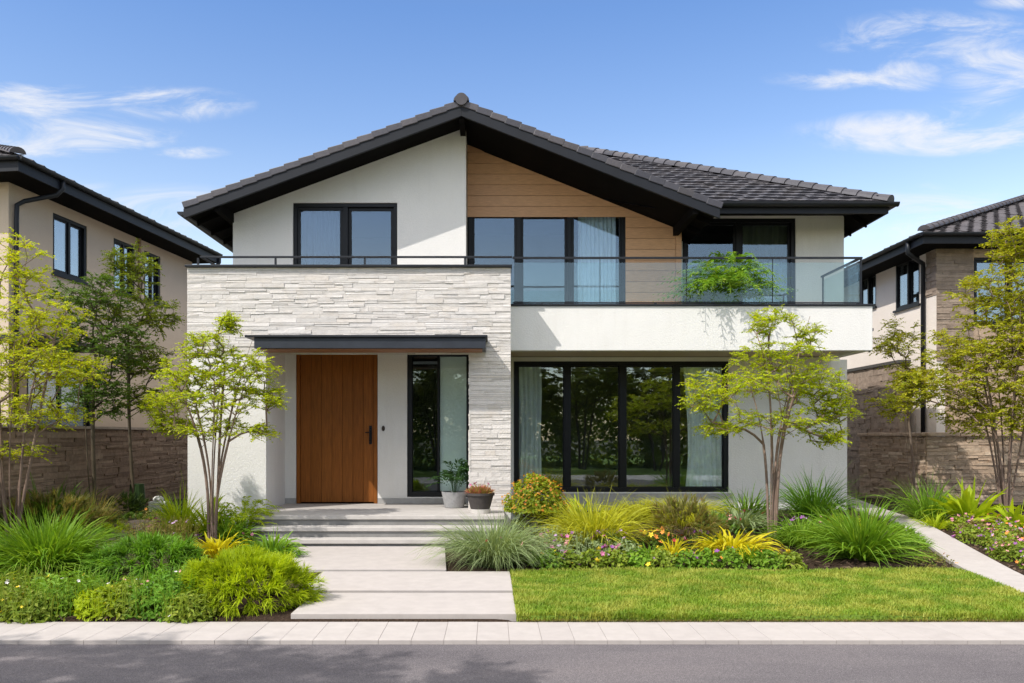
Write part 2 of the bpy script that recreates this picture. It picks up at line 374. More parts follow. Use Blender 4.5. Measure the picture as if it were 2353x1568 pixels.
tag(MB().add([(-300, -300, -.12), (300, -300, -.12), (300, 300, -.12), (-300, 300, -.12)], [(0, 1, 2, 3)]).build('ground', EARTH), kind='structure')
tag(MB().add([(-80, .6, -.035), (80, .6, -.035), (80, 6.87, -.035), (-80, 6.87, -.035)], [(0, 1, 2, 3)]).build('road', ASPHALT), kind='structure')
tag(MB().box(-80, 80, -3.4, .6, -.11, -.02).build('far_pavement', PAVE), kind='structure')
grid_sheet('far_lawn', np.linspace(-40, 40, 60), np.linspace(-40, -3.41, 40), lambda x, y: -.03 + .0 * x, LAWNBASE)
pm = MB(); x = -14.0; i = 0
while x < 14:
    w = .272; z = R.uniform(-.0008, .0008)
    pm.box(x + .0013, x + w - .0013, 6.87, 7.55, -.1, .0 + z); x += w
tag(pm.build('pavement', PAVE, bevel=.002), kind='structure')
tag(MB().box(-14, 14, 6.88, 7.54, -.11, -.006).build('pavement_bed', m_plain('joint_sand', (.26, .22, .19), .9)), kind='structure')
for a, b in ((-80, -14.0), (14.01, 80)):
    tag(MB().box(a, b, 6.87, 7.55, -.1, 0).build('pavement', PAVE), kind='structure')
grid_sheet('garden_soil', np.linspace(-12, 14, 200), np.linspace(7.552, 19.5, 110), gz, SOIL)

# stepping slabs of the front walk
for (d0, d1, l0, l1, r0, r1) in ((7.64, 8.66, -1.86, -1.86, .23, .22), (8.80, 10.02, -2.05, -2.05, .225, .215), (10.17, 12.29, -2.62, -2.9, -.56, -.70)):
    m = MB(); n = 1
    for k in range(n):
        a0 = l0 + (r0 - l0) * k / n + .0012; a1 = l0 + (r0 - l0) * (k + 1) / n - .0012
        b0 = l1 + (r1 - l1) * k / n + .0012; b1 = l1 + (r1 - l1) * (k + 1) / n - .0012
        m.add([(a0, d0, -.02), (a1, d0, -.02), (b1, d1, -.02), (b0, d1, -.02), (a0, d0, .055), (a1, d0, .055), (b1, d1, .055), (b0, d1, .055)],
              [(0, 3, 2, 1), (4, 5, 6, 7), (0, 1, 5, 4), (1, 2, 6, 5), (2, 3, 7, 6), (3, 0, 4, 7)])
    tag(m.build('stepping_slab', PAVE, bevel=.005), kind='structure')

# garden path on the right: slabs laid end to end
m = MB(); ds = [7.56]
while ds[-1] < 19.4: ds.append(ds[-1] + .62)
for a, b in zip(ds[:-1], ds[1:]):
    b -= .003
    q = []
    for d, f in ((a, path_l), (a, path_r), (b, path_r), (b, path_l)):
        xx = float(f(d)); q.append((xx, d, float(gz(xx, d)) + .045))
    zz = [(p[0], p[1], p[2] - .12) for p in q]
    m.add(zz + q, [(0, 3, 2, 1), (4, 5, 6, 7), (0, 1, 5, 4), (1, 2, 6, 5), (2, 3, 7, 6), (3, 0, 4, 7)])
tag(m.build('garden_path', PAVE, bevel=.004), kind='structure')
# dark side path on the left
V = []; n = 24
for i in range(n + 1):
    t = i / n; d = 11.2 + 4.6 * t; xc = PX(235, 11.2) * (1 - t) + PX(400, 15.8) * t - .25 * math.sin(t * 3.1)
    for s in (-.42, .42): V.append((xc + s * (1 + .1 * math.sin(7 * t)), d, float(gz(xc + s, d)) + .03))
Q = [(2 * i, 2 * i + 1, 2 * i + 3, 2 * i + 2) for i in range(n)]
tag(np_mesh('side_path', V, Q, DARKPATH), kind='structure')

# lawn: base sheet and blades
LD0, LD1 = 7.553, 10.16
def lawn_right(d): return float(path_l(d)) - .015
xs = []
V = []; Q = []
for i in range(31):
    d = LD0 + (LD1 - LD0) * i / 30 if i != 1 else LD0 + .006; a = .224; b = lawn_right(d) + .012
    for k in range(41):
        xx = a + (b - a) * k / 40; V.append((xx, d, .045 + .012 * math.sin(xx * 2 + d) - .05 * (k in (0, 40)) - .10 * (i in (0, 30))))
for i in range(30):
    for k in range(40): Q.append((i * 41 + k, i * 41 + k + 1, (i + 1) * 41 + k + 1, (i + 1) * 41 + k))
tag(np_mesh('lawn', V, Q, LAWNBASE, smooth=True), kind='structure')
n = 80000
d = RS.uniform(LD0 - .01, LD1, n); d[:5000] = RS.uniform(7.545, 7.60, 5000); xr = np.interp(d, PD, [p[1] for p in PATHR]) - .01
x = .222 + (xr - .222) * RS.random(n)
z = .042 + .012 * np.sin(x * 2 + d); z[:5000] = .002 + (d[:5000] - 7.545) * .8
h = RS.uniform(.022, .05, n) * (1 + .35 * np.sin(x * 1.7 + 3) * np.sin(d * 2.2)); az = RS.uniform(0, 2 * np.pi, n)
lean = RS.uniform(.1, 1.1, n) * h; w = RS.uniform(.003, .0055, n)
b = np.stack([x, d, z], -1); dr = np.stack([np.cos(az), np.sin(az), 0 * az], -1); sd_ = np.stack([-np.sin(az), np.cos(az), 0 * az], -1)
up = np.array([0, 0, 1.0])
p1 = b + dr * (lean * .3)[:, None] + up * (h * .62)[:, None]; p2 = b + dr * lean[:, None] + up * h[:, None]
V = np.stack([b - sd_ * w[:, None], b + sd_ * w[:, None], p1 + sd_ * (w * .8)[:, None], p1 - sd_ * (w * .8)[:, None], p2], 1).reshape(-1, 3)
i = np.arange(n)[:, None] * 5
T = np.concatenate([i + [0, 1, 2], i + [0, 2, 3], i + [3, 2, 4]], 1).reshape(-1, 3)
tag(np_mesh('lawn_grass', V, T, LAWNM), 'short mown green lawn between the front walk and the right garden path', 'grass', kind='stuff')
# dry fringe along the pavement edge
n = 3600
x = RS.uniform(.25, 5.4, n); d = RS.uniform(7.535, 7.562, n); az = RS.uniform(0, 6.28, n); h = RS.uniform(.01, .03, n)
b = np.stack([x, d, 0 * x + .006], -1); dr = np.stack([np.cos(az), np.sin(az), 0 * az], -1) * .03; sd_ = np.stack([-np.sin(az), np.cos(az), 0 * az], -1) * .003
V = np.stack([b - sd_, b + sd_, b + dr + up * h[:, None]], 1).reshape(-1, 3)
tag(np_mesh('dry_fringe', V, np.arange(3 * n).reshape(-1, 3), m_leaf('straw', [(.30, .21, .10), (.22, .20, .05), (.38, .28, .15)], .2)),
    'dry straw-coloured grass edge between lawn and pavement', 'grass', kind='stuff')

# bark chips on the planted ground
n = 16000
x = RS.uniform(-8, 11, n); d = RS.uniform(7.6, 15.5, n); keep = ~((x > -3.0) & (x < .3)) & ~((x > path_l(d) - .02) & (x < path_r(d) + .02)) & ~((d < 10.2) & (x > .2) & (x < 5.7)); x = x[keep]; d = d[keep]; n = len(x)
az = RS.uniform(0, 6.28, n); L_ = RS.uniform(.012, .035, n); W_ = L_ * RS.uniform(.25, .5, n); c = np.stack([x, d, gz(x, d) + .006], -1)
a1_ = np.stack([np.cos(az) * L_, np.sin(az) * L_, RS.normal(0, .008, n)], -1); a2_ = np.stack([-np.sin(az) * W_, np.cos(az) * W_, RS.normal(0, .006, n)], -1)
V = np.stack([c - a1_ - a2_, c + a1_ - a2_, c + a1_ + a2_, c - a1_ + a2_], 1).reshape(-1, 3)
tag(np_mesh('bark_chip', V, np.arange(4 * n).reshape(-1, 4), m_island('bark_mulch', [(.05, .03, .02), (.11, .07, .045), (.07, .045, .03), (.16, .11, .075)], .9)),
    'dark brown bark mulch covering the planting beds', 'mulch', kind='stuff')

# ------------------------------------------------------------------ builders for architecture
def wall(mb, x0, x1, y0, y1, zb, ztop, holes=(), extra=()):
    """wall in the facade frame; ztop(x) may slope, holes are (x0, x1, z0, z1)"""
    xs = sorted({x0, x1, *[h[0] for h in holes], *[h[1] for h in holes], *extra})
    xs = [v for v in xs if x0 <= v <= x1]
    for a, b in zip(xs[:-1], xs[1:]):
        cuts = sorted((h[2], h[3]) for h in holes if h[0] <= a + 1e-6 and h[1] >= b - 1e-6)
        lo = zb
        for c0, c1 in cuts:
            if c0 > lo: mb.prism([(a, lo), (b, lo), (b, c0), (a, c0)], y0, y1)
            lo = c1
        ta, tb = (ztop(a), ztop(b)) if callable(ztop) else (ztop, ztop)
        if max(ta, tb) > lo: mb.prism([(a, lo), (b, lo), (b, tb), (a, ta)], y0, y1)

def ledge(mb, u0, u1, z0, z1, y, depth=.05, band=(.085, .125), length=(.16, .62), thin=(1, 3), jit=.006):
    """courses of split stone on a facade, front faces toward -y; u may stand for any horizontal axis via mb.M"""
    z = z0
    while z < z1 - .005:
        h = min(R.uniform(*band), z1 - z)
        if z1 - (z + h) < .04: h = z1 - z
        u = u0
        while u < u1 - .001:
            L = R.uniform(*length)
            if u1 - (u + L) < .1: L = u1 - u
            k = R.choice(range(thin[0], thin[1] + 1)); cuts = [0] + sorted(R.uniform(.25, .75) if k == 2 else (.33 * (q + 1) + R.uniform(-.08, .08)) for q in range(k - 1)) + [1]
            for c0, c1 in zip(cuts[:-1], cuts[1:]):
                us = u; 
                pieces = [(u, u + L)] if R.random() < .6 or L < .3 else (lambda q: [(u, u + q), (u + q, u + L)])(L * R.uniform(.35, .65))
                for (pa, pb) in pieces:
                    p = depth * R.uniform(.25, 1.0); g = .002
                    za, zb_ = z + h * c0 + g, z + h * c1 - g
                    j = lambda: R.uniform(-jit, jit)
                    fa, fb, fc, fd = (p + j() for _ in range(4))
                    mb.add([(pa + g, y - fa, za + j() * .4), (pb - g, y - fb, za + j() * .4), (pb - g, y - fc, zb_ + j() * .4), (pa + g, y - fd, zb_ + j() * .4),
                            (pa + g, y + .01, za), (pb - g, y + .01, za), (pb - g, y + .01, zb_), (pa + g, y + .01, zb_)],
                           [(0, 1, 2, 3), (0, 4, 5, 1), (1, 5, 6, 2), (2, 6, 7, 3), (3, 7, 4, 0)])
            u += L
        z += h

def window(parent, M, u0, u1, z0, z1, w, glass, divs=(), fw=.075, sash=.05, rec=.05, name='window', sill=False, fmat=None, label=None):
    """frame and panes in a facade frame M; w is the wall's outer plane, the frame stands rec behind it; divs = [(u, half width)]"""
    fm = fmat or BLACK
    f = MB(M); y0 = w + rec - .015; y1 = y0 + .09
    f.box(u0, u1, y0, y1, z1 - fw, z1); f.box(u0, u1, y0, y1, z0, z0 + fw)
    f.box(u0, u0 + fw, y0, y1, z0 + fw, z1 - fw); f.box(u1 - fw, u1, y0, y1, z0 + fw, z1 - fw)
    edges = [u0 + fw]
    for (u, hw) in divs:
        f.box(u - hw, u + hw, y0 + .006, y1, z0 + fw, z1 - fw); edges += [u - hw, u + hw]
    edges.append(u1 - fw)
    g = MB(M)
    for i in range(0, len(edges), 2):
        a, b = edges[i], edges[i + 1]; off = .028 + (.03 if (i // 2) % 2 else 0); s = sash
        f.box(a, b, y0 + off, y0 + off + .035, z1 - fw - s, z1 - fw); f.box(a, b, y0 + off, y0 + off + .035, z0 + fw, z0 + fw + s)
        f.box(a, a + s, y0 + off, y0 + off + .035, z0 + fw + s, z1 - fw - s); f.box(b - s, b, y0 + off, y0 + off + .035, z0 + fw + s, z1 - fw - s)
        g.box(a + s, b - s, y0 + off + .014, y0 + off + .022, z0 + fw + s, z1 - fw - s)
    o = f.build(name, fm, parent, bevel=.004)
    if label: o['label'] = label
    g.build('pane', glass, o)
    if sill: MB(M).box(u0 - .05, u1 + .05, w - .05, w + .03, z0 - .05, z0 - .002).build('sill', fm, o)
    return o

def tiles(parent, eave_a, eave_b, up_vec, rows, mat, inside, tw=.30, th=.27, name='roof_tile_field', lip=.024, amp=.028):
    """interlocking tiles laid from the eave line upward; inside(u, v) tells whether a tile centre lies on the roof"""
    A = np.array(eave_a, float); B = np.array(eave_b, float); Ln = np.linalg.norm(B - A); U = (B - A) / Ln
    W = np.array(up_vec, float); W /= np.linalg.norm(W); Nn = np.cross(U, W); Nn = Nn if Nn[2] > 0 else -Nn
    cols = int(Ln / tw); prof = [(0, .25), (.18, 1.0), (.42, .55), (.68, .0), (.9, .1), (1.0, .25)]
    V = []; Q = []
    for r in range(rows):
        for c in range(cols + 1):
            off = (r % 2) * .5 * tw
            u = c * tw - off; v = r * th
            if not inside(u + tw / 2, v + th / 2): continue
            b0 = len(V); n = len(prof); jz = R.uniform(-.008, .010); ju = R.uniform(-.004, .004)
            for lv, (vv, lift) in enumerate(((v - .02, -.006), (v - .02, lip), (v + th + .01, .004))):
                for (pu, ph) in prof:
                    p = A + U * (u + pu * tw + ju) + W * (vv + R.uniform(-.002, .002)) + Nn * (ph * amp + lift + jz + .012)
                    V.append(p)
            for lv in range(2):
                for k in range(n - 1):
                    Q.append((b0 + lv * n + k, b0 + lv * n + k + 1, b0 + (lv + 1) * n + k + 1, b0 + (lv + 1) * n + k))
    return np_mesh(name, V, Q, mat, parent)

def cap_chain(mb, a, b, r=.10, seg=.34):
    """half-round hip or ridge caps, each lapping the next"""
    a = Vector(a); b = Vector(b); L = (b - a).length; n = max(1, int(L / seg)); d = (b - a) / n
    up = Vector((0, 0, 1)); dn = d.normalized(); side = dn.cross(up).normalized(); up = side.cross(dn)
    for i in range(n):
        p0 = a + d * i; p1 = a + d * (i + 1.06); k = 9; vs = []
        for p, rr in ((p0, r * 1.1), (p1, r * .93)):
            for q in range(k):
                t = math.pi * q / (k - 1); vs.append(p + side * (rr * math.cos(t)) + up * (rr * math.sin(t) * .85))
        fs = [(q, q + 1, k + q + 1, k + q) for q in range(k - 1)] + [tuple(range(k - 1, -1, -1)), tuple(range(k, 2 * k))]
        mb.add(vs, fs)

def gutter(mb, a, b, r=.065):
    mb_pts = []; a = Vector(a); b = Vector(b); d = (b - a).normalized(); side = d.cross(Vector((0, 0, 1))).normalized()
    k = 9; vs = []
    for p in (a, b):
        for rr in (r, r - .008):
            for q in range(k):
                t = math.pi + math.pi * q / (k - 1); vs.append(p + side * (rr * math.cos(t)) + Vector((0, 0, rr * math.sin(t))))
    fs = []
    for q in range(k - 1):
        fs += [(q, q + 1, 2 * k + q + 1, 2 * k + q), (k + q, 3 * k + q, 3 * k + q + 1, k + q + 1)]
    fs += [(0, 2 * k, 3 * k, k), (k - 1, 2 * k - 1, 4 * k - 1, 3 * k - 1)]
    fs += [tuple(range(k)), tuple(range(2 * k, 3 * k))]
    mb.add(vs, fs)

# ------------------------------------------------------------------ the main house
DF = 13.9            # stone front
DR = 15.2            # entry wall and white gable
DW = 16.0            # oak cladding
DS = 16.5            # right upper wing
DG = 16.35           # garden-room wall
DB = 14.6            # balcony parapet
XL, XR = -5.12, .315
house = thing('main_house', 'white two-storey house with dark tiled gable roof, pale stone front and brown timber door', 'house', (0, DF, 0))
RX, RZ = -.53, 7.40                       # ridge, underside of tiles
LXE, LZE = -5.34, 5.62                    # left eave
REX, REZ = 3.94, 5.62                     # right gable end
SL = (RZ - LZE) / (RX - LXE); SR = (RZ - REZ) / (REX - RX)
def roofz(x): return RZ - (RX - x) * SL if x < RX else RZ - (x - RX) * SR
GF = 14.4                                 # front of the gable roof
under = lambda x: roofz(x) - .06

# white gable wall
m = MB(); wl = (-3.66, -1.74, 4.1, 5.98)
wall(m, -4.76, -.48, DR, DR + .2, 3.7, under, [wl], [RX])
m.box(-.68, -.48, DR + .2, DW + .25, 3.7, under(-.48) - .02)
m.box(-4.76, -4.56, DR + .2, 24, 3.1, 5.6)                     # left flank
m.build('gable_wall', WHITE, house)
# oak cladding, board by board
def wz(x): return roofz(x) - .065
hole = (-.46, 2.585, 3.85, 6.08)
m = MB(); z = 3.85; bh = .208
while z < 7.4:
    zt = z + bh - .007
    lo, hi = -.475, 3.545
    def clipped(a, b):
        if b - a < .02: return
        # right end follows the roof slope
        xmax = lambda zz: RX + (RZ - .065 - zz) / SR
        bt = min(b, xmax(zt)); bb = min(b, xmax(z))
        if bb <= a + .02: return
        mid = R.uniform(a, b)
        pieces = [(a, b)]
        if b - a > 2.2 and b <= bt: s = a + (b - a) * R.uniform(.3, .7); pieces = [(a, s - .002), (s + .002, b)]
        for (p, q) in pieces:
            if p >= bb: continue
            e_ = min(q, bb); zk = RZ - .065 - (e_ - RX) * SR; top = max(p, min(q, bt))
            poly = [(p, z), (e_, z)] + ([(e_, zk)] if z + .003 < zk < zt - .003 else []) + [(top, zt)] + ([(p, zt)] if top > p + .002 else [])
            m.prism(poly, DW, DW + .02)
    if z < hole[3] - .01 and zt > hole[2]:
        if zt > hole[3]:
            clipped(lo, hi)
        else:
            clipped(hole[1], hi)
    else: clipped(lo, hi)
    z += bh
m.build('timber_cladding', WOOD, house)
MB().box(3.55, 3.665, DW - .012, DW + .3, 3.85, wz(3.6) - .02).build('corner_trim', WOOD, house)
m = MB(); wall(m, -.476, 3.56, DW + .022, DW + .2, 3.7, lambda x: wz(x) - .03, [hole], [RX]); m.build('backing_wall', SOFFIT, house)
# right wing and garden-room wall
m = MB(); wr = (3.80, 6.06, 3.85, 6.04)
wall(m, 3.665, 7.02, DS, DS + .2, 3.7, 6.12, [wr])
m.box(6.82, 7.02, DS + .2, 24, 0, 6.1)
m.box(6.82, 7.02, DG + .002, DS - .002, 0, 3.2)
m.box(3.47, 3.665, DW + .302, DS + .2, 3.7, 5.6)
m.build('wing_wall', WHITE, house)
wg = (.43, 4.68, .58, 3.17)
m = MB(); wall(m, XR + .002, 6.818, DG, DG + .2, .0, 3.25, [wg]); m.build('garden_wall', WHITE, house)
MB().box(.43, 4.75, DG - .035, DG - .002, .12, .56).build('plinth', PLINTH, house)
m = MB(); m.box(-4.76, 7.02, 24, 24.2, 0, 6.0); m.box(-4.76, -4.56, 15.5, 24, 0, 3.1); m.build('rear_wall', WHITE, house)

# stone-faced entrance block
m = MB()
m.box(XL, XR, DF, DF + .2, 3.30, 4.50)                         # upper band
m.box(XL, XL + .2, DF + .2, DR + .3, 0, 4.50); m.box(XR - .2, XR, DF + .2, DG - .002, 3.3, 4.50)
m.box(XL + .002, -3.80, DF + .012, DF + .2, 0, 3.298)          # white lower left wall
m.box(-3.98, -3.80, DF + .2, DR + .2, 0, 3.298)                # side wall of the recess
m.box(-.37, XR, DF, DG, 0, 3.298)                              # stone pier
m.build('entrance_block', WHITE, house)
m = MB(); LK = dict(band=(.045, .08), length=(.25, .8), thin=(1, 2), jit=.004)
ledge(m, XL, XR, 3.06, 4.52, DF, .018, **LK)
ledge(m, -.385, XR, .45, 3.06, DF, .02, **LK)
m.build('stone_cladding', STONE, house); m = MB(); m.M = frame(-.37, DF, -math.pi / 2); ledge(m, -1.3, .02, .45, 3.3, 0, .03, jit=.003)   # reveal of the pier inside the recess
m.build('stone_reveal', STONE, house)
m = MB(); m.box(XL - .02, XR + .02, DF - .075, DF + .26, 4.522, 4.56); m.box(XL - .02, XL + .26, DF + .262, DR - .002, 4.522, 4.56); m.box(XR - .26, XR + .02, DF + .262, DW - .1, 4.522, 4.56)
m.build('parapet_cap', METAL, house, bevel=.006)
MB().box(XL + .2, XR - .2, DF + .2, DR, 3.35, 3.9).build('terrace_floor', PAVE, house)
# entry recess
dr = (-3.60, -2.10, .45, 3.27); sl = (-1.56, -.372, .57, 3.26)
m = MB(); wall(m, -3.80, -.372, DR, DR + .2, .45, 3.298, [dr, sl]); m.build('entry_wall', WHITE, house)
for q0_, q1_ in ((-3.80, -3.602), (-2.098, -.38)): MB().box(q0_, q1_, DR - .02, DR - .002, .452, .55).build('skirting', PLINTH, house)
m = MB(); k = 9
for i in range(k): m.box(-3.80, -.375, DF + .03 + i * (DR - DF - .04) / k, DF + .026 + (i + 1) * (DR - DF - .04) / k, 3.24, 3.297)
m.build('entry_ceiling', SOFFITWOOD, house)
# front door
door = MB(); door.box(-3.595, -3.53, DR + .0, DR + .14, .45, 3.265); door.box(-2.17, -2.105, DR + .0, DR + .14, .45, 3.265); door.box(-3.53, -2.17, DR + .0, DR + .14, 3.21, 3.265)
d_o = door.build('door', DOORWOOD, house, bevel=.004); d_o['label'] = 'tall brown front door of vertical boards'
m = MB(); nb = 7; bw = (2.17 - 3.53) / nb
for i in range(nb):
    a = -3.528 + i * (1.356 / nb); m.box(a, a + 1.356 / nb - .004, DR + .045, DR + .09, .475, 3.208)
m.build('door_leaf', DOORWOOD, d_o, bevel=.003)
MB().box(-3.53, -2.17, DR + .06, DR + .1, .46, 3.21).build('door_core', SOFFIT, d_o)
hm = MB(); hm.box(-2.262, -2.212, DR + .03, DR + .046, 1.54, 1.88)
hm.tube([(-2.237, DR + .02, 1.80), (-2.237, DR - .03, 1.80), (-2.237, DR - .035, 1.74), (-2.237, DR - .035, 1.60), (-2.237, DR + .03, 1.57)], .012, 8)
hm.tube([(-2.237, DR + .03, 1.76), (-2.237, DR - .01, 1.76), (-2.33, DR - .012, 1.755)], .010, 8)
hm.build('handle', BLACK, d_o, bevel=.004)
bl = MB(); ang = [2 * math.pi * i / 20 for i in range(20)]
bl.prism([(-1.995 + .03 * math.cos(a), 1.83 + .05 * math.sin(a)) for a in ang], DR - .022, DR - .001); bl.prism([(-1.995 + .014 * math.cos(a), 1.84 + .014 * math.sin(a)) for a in ang], DR - .03, DR - .022)
bl.build('doorbell', BRASS, house)
ID = Matrix.Identity(4)
window(house, ID, sl[0], sl[1], sl[2], sl[3], DR, GLASS_RAIL, [(-.985, .012)], fw=.09, sash=.012)
MB().box(-.97, -.40, DR + .125, DR + .132, .66, 3.17).build('blind', BLIND, house)
# canopy over the entrance
m = MB(); c0, c1 = -3.86, -.10
m.box(c0 + .04, c1 - .0, DF - .62, DF - .002, 3.10, 3.27)
cp = m.build('canopy', CANOPY, house, bevel=.006)
MB().box(c0 - .10, c1 + .03, DF - .66, DF - .002, 3.273, 3.312).build('canopy_cap', METAL, cp, bevel=.006)
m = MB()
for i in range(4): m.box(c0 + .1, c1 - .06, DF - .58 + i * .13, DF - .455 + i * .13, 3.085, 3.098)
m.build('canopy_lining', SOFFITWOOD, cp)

# upper windows
window(house, ID, wl[0], wl[1], wl[2], wl[3], DR, GLASS_UP, [(-2.70, .045)], fw=.07, sash=.06)
window(house, ID, hole[0] + .002, hole[1], hole[2], hole[3], DW, GLASS_UP, [(.52, .04), (1.50, .04)], fw=.07, sash=.05, rec=.03)
window(house, ID, wr[0], wr[1], wr[2], wr[3], DS, GLASS_UP, [(4.93, .05)], fw=.08, sash=.05)
window(house, ID, wg[0], wg[1], wg[2], wg[3], DG, GLASS_LOW, [(1.49, .06), (2.59, .06), (3.66, .06)], fw=.085, sash=.022)

# balcony
m = MB(); m.box(XR + .004, 6.72, DB, DB + .18, 3.2, 3.985); m.box(6.54, 6.72, DB + .182, DS, 3.2, 3.985)
m.build('balcony_parapet', WHITE, house, bevel=.01)
m = MB(); m.box(XR + .006, 6.538, DB + .182, DG - .002, 3.26, 3.8); m.build('balcony_slab', BEIGE, house)
m = MB(); m.box(XR + .004, 6.75, DB - .03, DB + .21, 3.988, 4.02); m.box(6.51, 6.75, DB + .212, DS - .002, 3.988, 4.02); m.build('balcony_cap', METAL, house, bevel=.005)
# railing on the stone parapet
rail = MB(); rz = 4.742; ry = DF + .2
rail.box(-4.97, .345, ry - .02, ry + .02, rz - .016, rz + .016); rail.box(-4.97, -4.93, ry + .022, DR, rz - .016, rz + .016)
ro = rail.build('railing', METAL, house, bevel=.004)
for px in (455, 633, 838, 1068):
    xx = PX(px, ry) + .0
    MB().box(xx - .016, xx + .016, ry - .014, ry + .014, 4.562, rz - .017).build('rail_post', METAL, ro)
# glass balustrade of the balcony
gr = MB(); gy = DB + .06; gz_ = 4.83
gr.box(XR + .05, 6.56, gy - .022, gy + .022, gz_, gz_ + .034); gr.box(6.516, 6.56, gy + .024, DS - .1, gz_, gz_ + .034)
gr.box(XR + .05, 6.56, gy - .012, gy + .012, 4.04, 4.062); gr.box(6.526, 6.55, gy + .014, DS - .1, 4.04, 4.062)
go = gr.build('glass_balustrade', METAL, house)
nx = 4; xs = [XR + .07 + (6.50 - XR - .07) * i / nx for i in range(nx + 1)]
for a, b in zip(xs[:-1], xs[1:]): MB().box(a + .006, b - .006, gy - .006, gy + .006, 4.075, 4.765).build('glass_panel', GLASS_RAIL, go)
MB().box(6.532, 6.544, gy + .03, DS - .15, 4.075, 4.765).build('glass_panel', GLASS_RAIL, go)
for xx in xs[1:-1]: MB().box(xx - .005, xx + .005, gy - .009, gy + .009, 4.063, gz_).build('rail_post', METAL, go)
for yy in (gy, DS - .16): MB().box(6.526, 6.55, yy - .014, yy + .014, 4.022, gz_).build('rail_post', METAL, go)
for px in (980, 1245, 1505):
    xx = PX(px + 0, gy)
    if xx > XR + .1: MB().box(xx - .02, xx + .02, gy - .02, gy + .02, 4.022, 4.039).build('rail_foot', METAL, go)

# gable roof
GB = 24.6
m = MB(); t = .05
m.prism([(LXE, LZE - t), (RX, RZ - t), (RX, RZ), (LXE, LZE)], GF + .02, GB); m.prism([(RX, RZ - t), (REX, REZ - t), (REX, REZ), (RX, RZ)], GF + .02, 19.5)
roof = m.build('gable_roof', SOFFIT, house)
m = MB(); bh = .17
m.prism([(LXE - .02, LZE - bh + .02), (RX, RZ - bh + .02), (RX, RZ + .025), (LXE - .02, LZE + .025)], GF - .035, GF + .015)
m.prism([(RX, RZ - bh + .02), (REX + .02, REZ - bh + .02), (REX + .02, REZ + .025), (RX, RZ + .025)], GF - .035, GF + .015)
m.build('bargeboard', FASCIA, roof, bevel=.006)
for i in range(14):
    y = GF + .45 + i * .72
    MB().beam((LXE + .06, y, LZE - t - .055), (-4.77, y, roofz(-4.77) - t - .055), (0, .03, 0), (0, 0, .05)).build('rafter', SOFFIT, roof)
    if y < 16.4: MB().beam((3.68, y, roofz(3.68) - t - .055), (REX - .04, y, REZ - t - .055), (0, .03, 0), (0, 0, .05)).build('rafter', SOFFIT, roof)
m = MB()
m.beam((RX, GF + .02, RZ - .14), (RX, DR, RZ - .14), (.05, 0, 0), (0, 0, .06))
m.build('purlin', SOFFIT, roof); m = MB()
m.beam((LXE + .55, GF + .02, roofz(LXE + .55) - .13), (LXE + .55, DR + .5, roofz(LXE + .55) - .13), (.05, 0, 0), (0, 0, .085))
m.build('purlin', SOFFIT, roof); m = MB()
m.beam((3.55, GF + .02, roofz(3.55) - .13), (3.55, DW, roofz(3.55) - .13), (.05, 0, 0), (0, 0, .085))
m.build('purlin', SOFFIT, roof)
# verge tiles stepping up both slopes
m = MB()
for (x0, z0, x1, z1) in ((LXE, LZE, RX, RZ), (REX + .03, REZ - .01, RX, RZ)):
    L = math.hypot(x1 - x0, z1 - z0); n = int(L / .262); dx, dz = (x1 - x0) / n, (z1 - z0) / n
    nx_, nz_ = -dz / math.hypot(dx, dz), dx / math.hypot(dx, dz)
    if nz_ < 0: nx_, nz_ = -nx_, -nz_
    for i in range(n):
        a = (x0 + dx * i, z0 + dz * i); b = (x0 + dx * (i + 1.05), z0 + dz * (i + 1.05)); lo0, hi0, lo1, hi1 = .028, .148, .012, .122
        poly = [(a[0] + nx_ * lo0, a[1] + nz_ * lo0), (b[0] + nx_ * lo1, b[1] + nz_ * lo1), (b[0] + nx_ * hi1, b[1] + nz_ * hi1), (a[0] + nx_ * hi0, a[1] + nz_ * hi0)]
        if dx < 0: poly = poly[::-1]
        m.prism(poly, GF - .055 + R.uniform(-.003, .003), GF + .22)
m.build('verge_tile', TILE, roof, bevel=.012)
m = MB(); cap_chain(m, (RX, GF - .08, RZ + .10), (RX, 20, RZ + .10), .125, .36)
m.tube([(RX, GF - .10, RZ + .125), (RX, GF + .1, RZ + .125)], .105, 20)
m.build('ridge_cap', TILE, roof)
Ls = math.hypot(RX - LXE, RZ - LZE)
tiles(roof, (LXE, GF + .2, LZE), (LXE, 22, LZE), (RX - LXE, 0, RZ - LZE), int(Ls / .27), TILE, lambda u, v: True)
Lr = math.hypot(REX - RX, RZ - REZ)
tiles(roof, (REX, GF + .2, REZ), (REX, 19, REZ), (RX - REX, 0, RZ - REZ), int(Lr / .27), TILE, lambda u, v: u < .9 or v > (u - .9) * .75)
m = MB(); gutter(m, (LXE - .075, GF + .0, LZE - .02), (LXE - .075, GB, LZE - .02), .07); m.build('gutter', METAL, roof)

